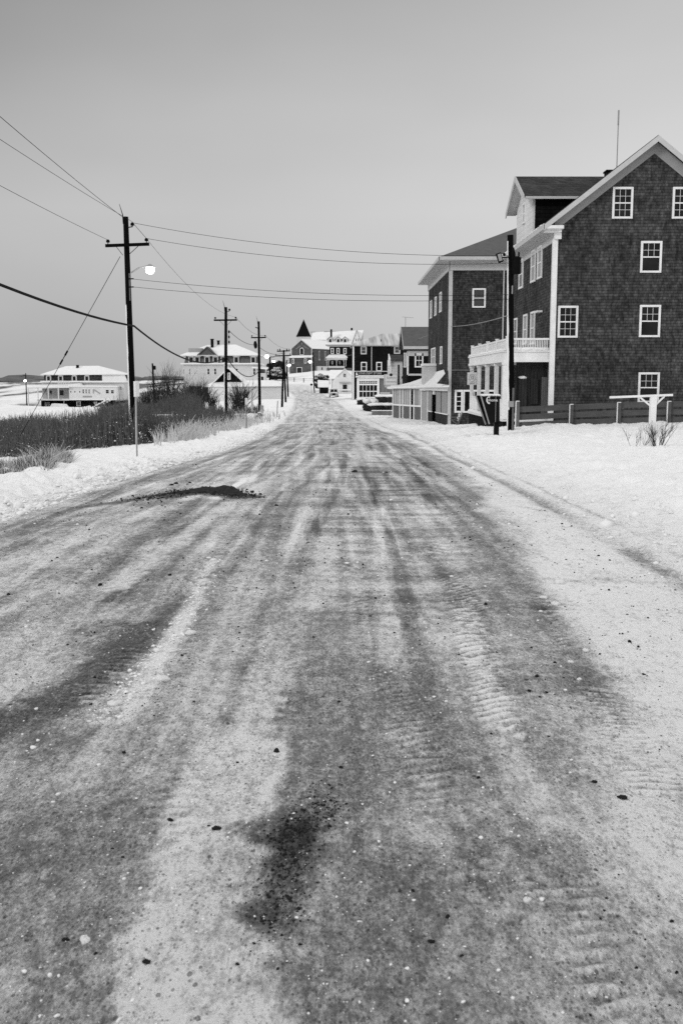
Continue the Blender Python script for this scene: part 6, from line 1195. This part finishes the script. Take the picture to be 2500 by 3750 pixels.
m.add(vs, [(i * 13 + j, i * 13 + j + 1, (i + 1) * 13 + j + 1, (i + 1) * 13 + j) for i in range(n_) for j in range(12)])
o = m.build('sand_pile', 'sand', smooth=True); tag(o, 'long low pile of dark road sand lying across the left lane', 'sand pile')
# individual clumps
clumps = [(404, 1112, 1.3), (394, 1115, 1.2), (436, 1110, 1), (430, 1113, .8), (815, 1084, 1.5), (887, 1086, .9), (635, 1163, .9), (672, 1125, .6), (20, 1367, .9), (1115, 1386, 1.1), (1232, 1556, 1), (1215, 1590, .8), (1255, 1591, .7), (778, 1612, .7), (635, 1723, 1.3), (285, 1728, .8), (1098, 1788, .8), (1128, 1686, .6), (1365, 1795, 1), (1430, 1835, 1.4), (497, 1903, 1.4), (391, 1883, 1.1), (783, 1762, .8), (545, 1748, .6), (480, 1895, .5), (258, 1948, .5), (150, 2158, 1), (337, 2212, 1.2), (282, 1968, .6), (1028, 2113, .9), (990, 2168, 1.0), (948, 2050, .7), (742, 1388, .6), (850, 1417, .6), (905, 1455, .6), (600, 1290, .5), (480, 1285, .4), (720, 1465, .6), (700, 1290, .4), (340, 1270, .4), (1260, 1690, .5), (1080, 1240, .6), (1190, 1210, .6), (1290, 1205, .7), (1400, 1285, .7), (1440, 1410, .5), (1060, 2200, .6), (220, 2192, .6), (545, 2215, .7), (660, 2060, .7)]
protoc = []
for v_ in range(5):
    m = MB(); m.blob((0, 0, .3), (1, .85, .62), v_ * 3 + 1, 9, 6, .22, .4); me_ = m.build('grit_clump', 'grit', smooth=False); protoc.append(me_.data); bpy.data.objects.remove(me_)
for i, (x, y, s_) in enumerate(clumps):
    X, Y = DG(x, y); o = bpy.data.objects.new('grit_clump', protoc[i % 5]); COL.objects.link(o); k_ = s_ * .0048 * max(Y, 2) ** .62; o.location = (X, Y, ground(X, Y) - k_ * .1); o.scale = (k_ * 1.2, k_, k_); o.rotation_euler = (0, 0, random.uniform(0, 6)); tag(o, 'small dark clump of frozen grit lying on the icy road', 'grit clump', 'dark grit clumps on the road')
chunks = [(437, 1458, 1.2), (372, 1561, 1.4), (263, 1618, 1.3), (490, 1290, .8), (480, 1285, .6), (395, 1500, .7), (330, 1585, .6), (205, 1660, .5), (1285, 1337, 1.3), (1275, 1386, 1.1), (1248, 1372, .8), (1345, 1495, .8), (300, 1600, .7), (430, 1420, .6), (195, 2160, 1.1), (1210, 2070, .8), (1330, 1560, .6), (1310, 1520, .6), (350, 1540, .6)]
protos = []
for v_ in range(4):
    m = MB(); m.blob((0, 0, .3), (1.2, .8, .6), v_ * 5 + 2, 10, 7, .16, .4); me_ = m.build('snow_chunk', 'snow', smooth=True); protos.append(me_.data); bpy.data.objects.remove(me_)
for i, (x, y, s_) in enumerate(chunks):
    X, Y = DG(x, y); o = bpy.data.objects.new('snow_chunk', protos[i % 4]); COL.objects.link(o); k_ = s_ * .0085 * max(Y, 2) ** .7; o.location = (X, Y, ground(X, Y) - k_ * .1); o.scale = (k_, k_, k_ * .9); o.rotation_euler = (0, 0, random.uniform(0, 6)); tag(o, 'small white chunk of hard snow lying on the icy road', 'snow chunk', 'snow chunks on the road')

# ================================================================== clods, crumbs and grit (uncountable)
def crumbs(name, X, Y, S, mt, label, seed, lift=0.3, zoff=None):
    r_ = np.random.RandomState(seed); n = len(X); Z = base_z(X, Y) + shape(X, Y)[0] + S * lift + (0 if zoff is None else zoff)
    ico = np.array([(0, 0, 1), (.89, 0, .45), (.28, .85, .45), (-.72, .53, .45), (-.72, -.53, .45), (.28, -.85, .45), (.72, .53, -.45), (-.28, .85, -.45), (-.89, 0, -.45), (-.28, -.85, -.45), (.72, -.53, -.45), (0, 0, -1)])
    F_ = np.array([(0, 1, 2), (0, 2, 3), (0, 3, 4), (0, 4, 5), (0, 5, 1), (1, 6, 2), (2, 7, 3), (3, 8, 4), (4, 9, 5), (5, 10, 1), (6, 7, 2), (7, 8, 3), (8, 9, 4), (9, 10, 5), (10, 6, 1), (11, 7, 6), (11, 8, 7), (11, 9, 8), (11, 10, 9), (11, 6, 10)])
    V = ico[None] * r_.uniform(.6, 1.25, (n, 12, 1)); V = V * (S[:, None, None] * np.stack([r_.uniform(.7, 1.4, n), r_.uniform(.7, 1.3, n), r_.uniform(.5, .85, n)], -1)[:, None]); a = r_.uniform(0, 6.28, n); ca, sa = np.cos(a)[:, None], np.sin(a)[:, None]
    V = np.stack([V[..., 0] * ca - V[..., 1] * sa, V[..., 0] * sa + V[..., 1] * ca, V[..., 2]], -1) + np.stack([X, Y, Z], -1)[:, None]
    q = (F_[None] + 12 * np.arange(n)[:, None, None]).reshape(-1, 3); me = bpy.data.meshes.new(name); me.vertices.add(n * 12); me.vertices.foreach_set('co', V.ravel().astype(np.float32)); me.loops.add(q.size); me.polygons.add(len(q)); me.loops.foreach_set('vertex_index', q.ravel().astype(np.int32))
    me.polygons.foreach_set('loop_start', np.arange(0, q.size, 3, dtype=np.int32)); me.polygons.foreach_set('loop_total', np.full(len(q), 3, np.int32)); me.update(); me.materials.append(M[mt]); o = bpy.data.objects.new(name, me); COL.objects.link(o); tag(o, label, None, None, 'stuff')
rr = np.random.RandomState(77)
n = 5200; Y = 7 * np.exp(rr.uniform(0, 2.3, n)); s_ = rr.rand(n) < .6; X = np.where(s_, -4.1 - np.abs(rr.normal(0, .5, n)) + .15, 3.0 + .02 * Y + rr.normal(0, .3, n)) + np.interp(Y, CXY, CXX)
k_ = s_ | (rr.rand(n) < .12); X, Y, n = X[k_], Y[k_], k_.sum(); S = np.exp(rr.normal(0, .55, n)) * .017 * (Y / 10) ** .25; crumbs('ploughed_snow_clods', X, Y, S, 'snow', 'broken clods of ploughed snow along both edges of the road', 5)
n = 4200; Y = 2.0 * np.exp(rr.uniform(0, 2.6, n)); X = Y * rr.uniform(-.37, .37, n); k_ = (X > -4.1) & (X < 2.8) & (fbm(X * 1.3, Y * .5, 3, 200) > .45); X, Y = X[k_], Y[k_]
S = np.exp(rr.normal(0, .45, len(X))) * .0026 * (Y / 3) ** .6; crumbs('road_grit', X, Y, S, 'grit', 'dark grit and gravel strewn over the icy road', 6)
n = 3800; Y = 2.0 * np.exp(rr.uniform(0, 2.4, n)); X = Y * rr.uniform(-.37, .37, n); k_ = (X > -4.1) & (X < 2.6) & (fbm(X * 1.6, Y * .6, 3, 210) > .47); X, Y = X[k_], Y[k_]
S = np.exp(rr.normal(0, .5, len(X))) * .0024 * (Y / 3) ** .6; crumbs('ice_crumbs', X, Y, S, 'snow', 'small crumbs of ice and hard snow scattered over the road', 7)
R_ = [DG(*p) for p in ((225, 1660), (370, 1500), (440, 1400), (490, 1290))]; n = 420; u = rr.uniform(0, 2.99, n); i_ = u.astype(int); f_ = u - i_; P_ = np.array(R_); X = P_[i_, 0] * (1 - f_) + P_[i_ + 1, 0] * f_ + rr.normal(0, .045, n); Y = P_[i_, 1] * (1 - f_) + P_[i_ + 1, 1] * f_ + rr.normal(0, .05, n)
crumbs('snow_ridge_crumbs', X, Y, np.exp(rr.normal(0, .5, n)) * .006, 'snow', 'line of broken snow lumps between the wheel tracks at left', 8)
G1 = np.array(G0); n = 1500; u = rr.uniform(1.2, 4.99, n); i_ = u.astype(int); f_ = u - i_; X = G1[i_, 0] * (1 - f_) + G1[i_ + 1, 0] * f_ + rr.normal(0, .15, n); Y = G1[i_, 1] * (1 - f_) + G1[i_ + 1, 1] * f_ + rr.normal(0, .35, n)
crumbs('sand_clods', X, Y, np.exp(rr.normal(0, .5, n)) * .0075, 'sand', 'dark clods of sand spilling from the sand pile', 9, .5)
D0 = [DG(*p) for p in ((655, 1930), (690, 1900), (660, 2000), (635, 2090), (740, 1850))]; P_ = np.array(D0); i_ = rr.randint(0, 5, 700); X = P_[i_, 0] + rr.normal(0, .045, 700); Y = P_[i_, 1] + rr.normal(0, .1, 700)
crumbs('loose_sand', X, Y, np.exp(rr.normal(0, .4, 700)) * .0032, 'grit', 'loose dark sand spilled on the snow in the near foreground', 10)
X, Y, H = f_brush(rr, 26000); crumbs('brush_snow', X + .3, Y, np.exp(rr.normal(0, .5, len(X))) * .017, 'snow', 'clots of snow caught in the brush left of the road', 11, 0, H * rr.uniform(.1, .75, len(X)))
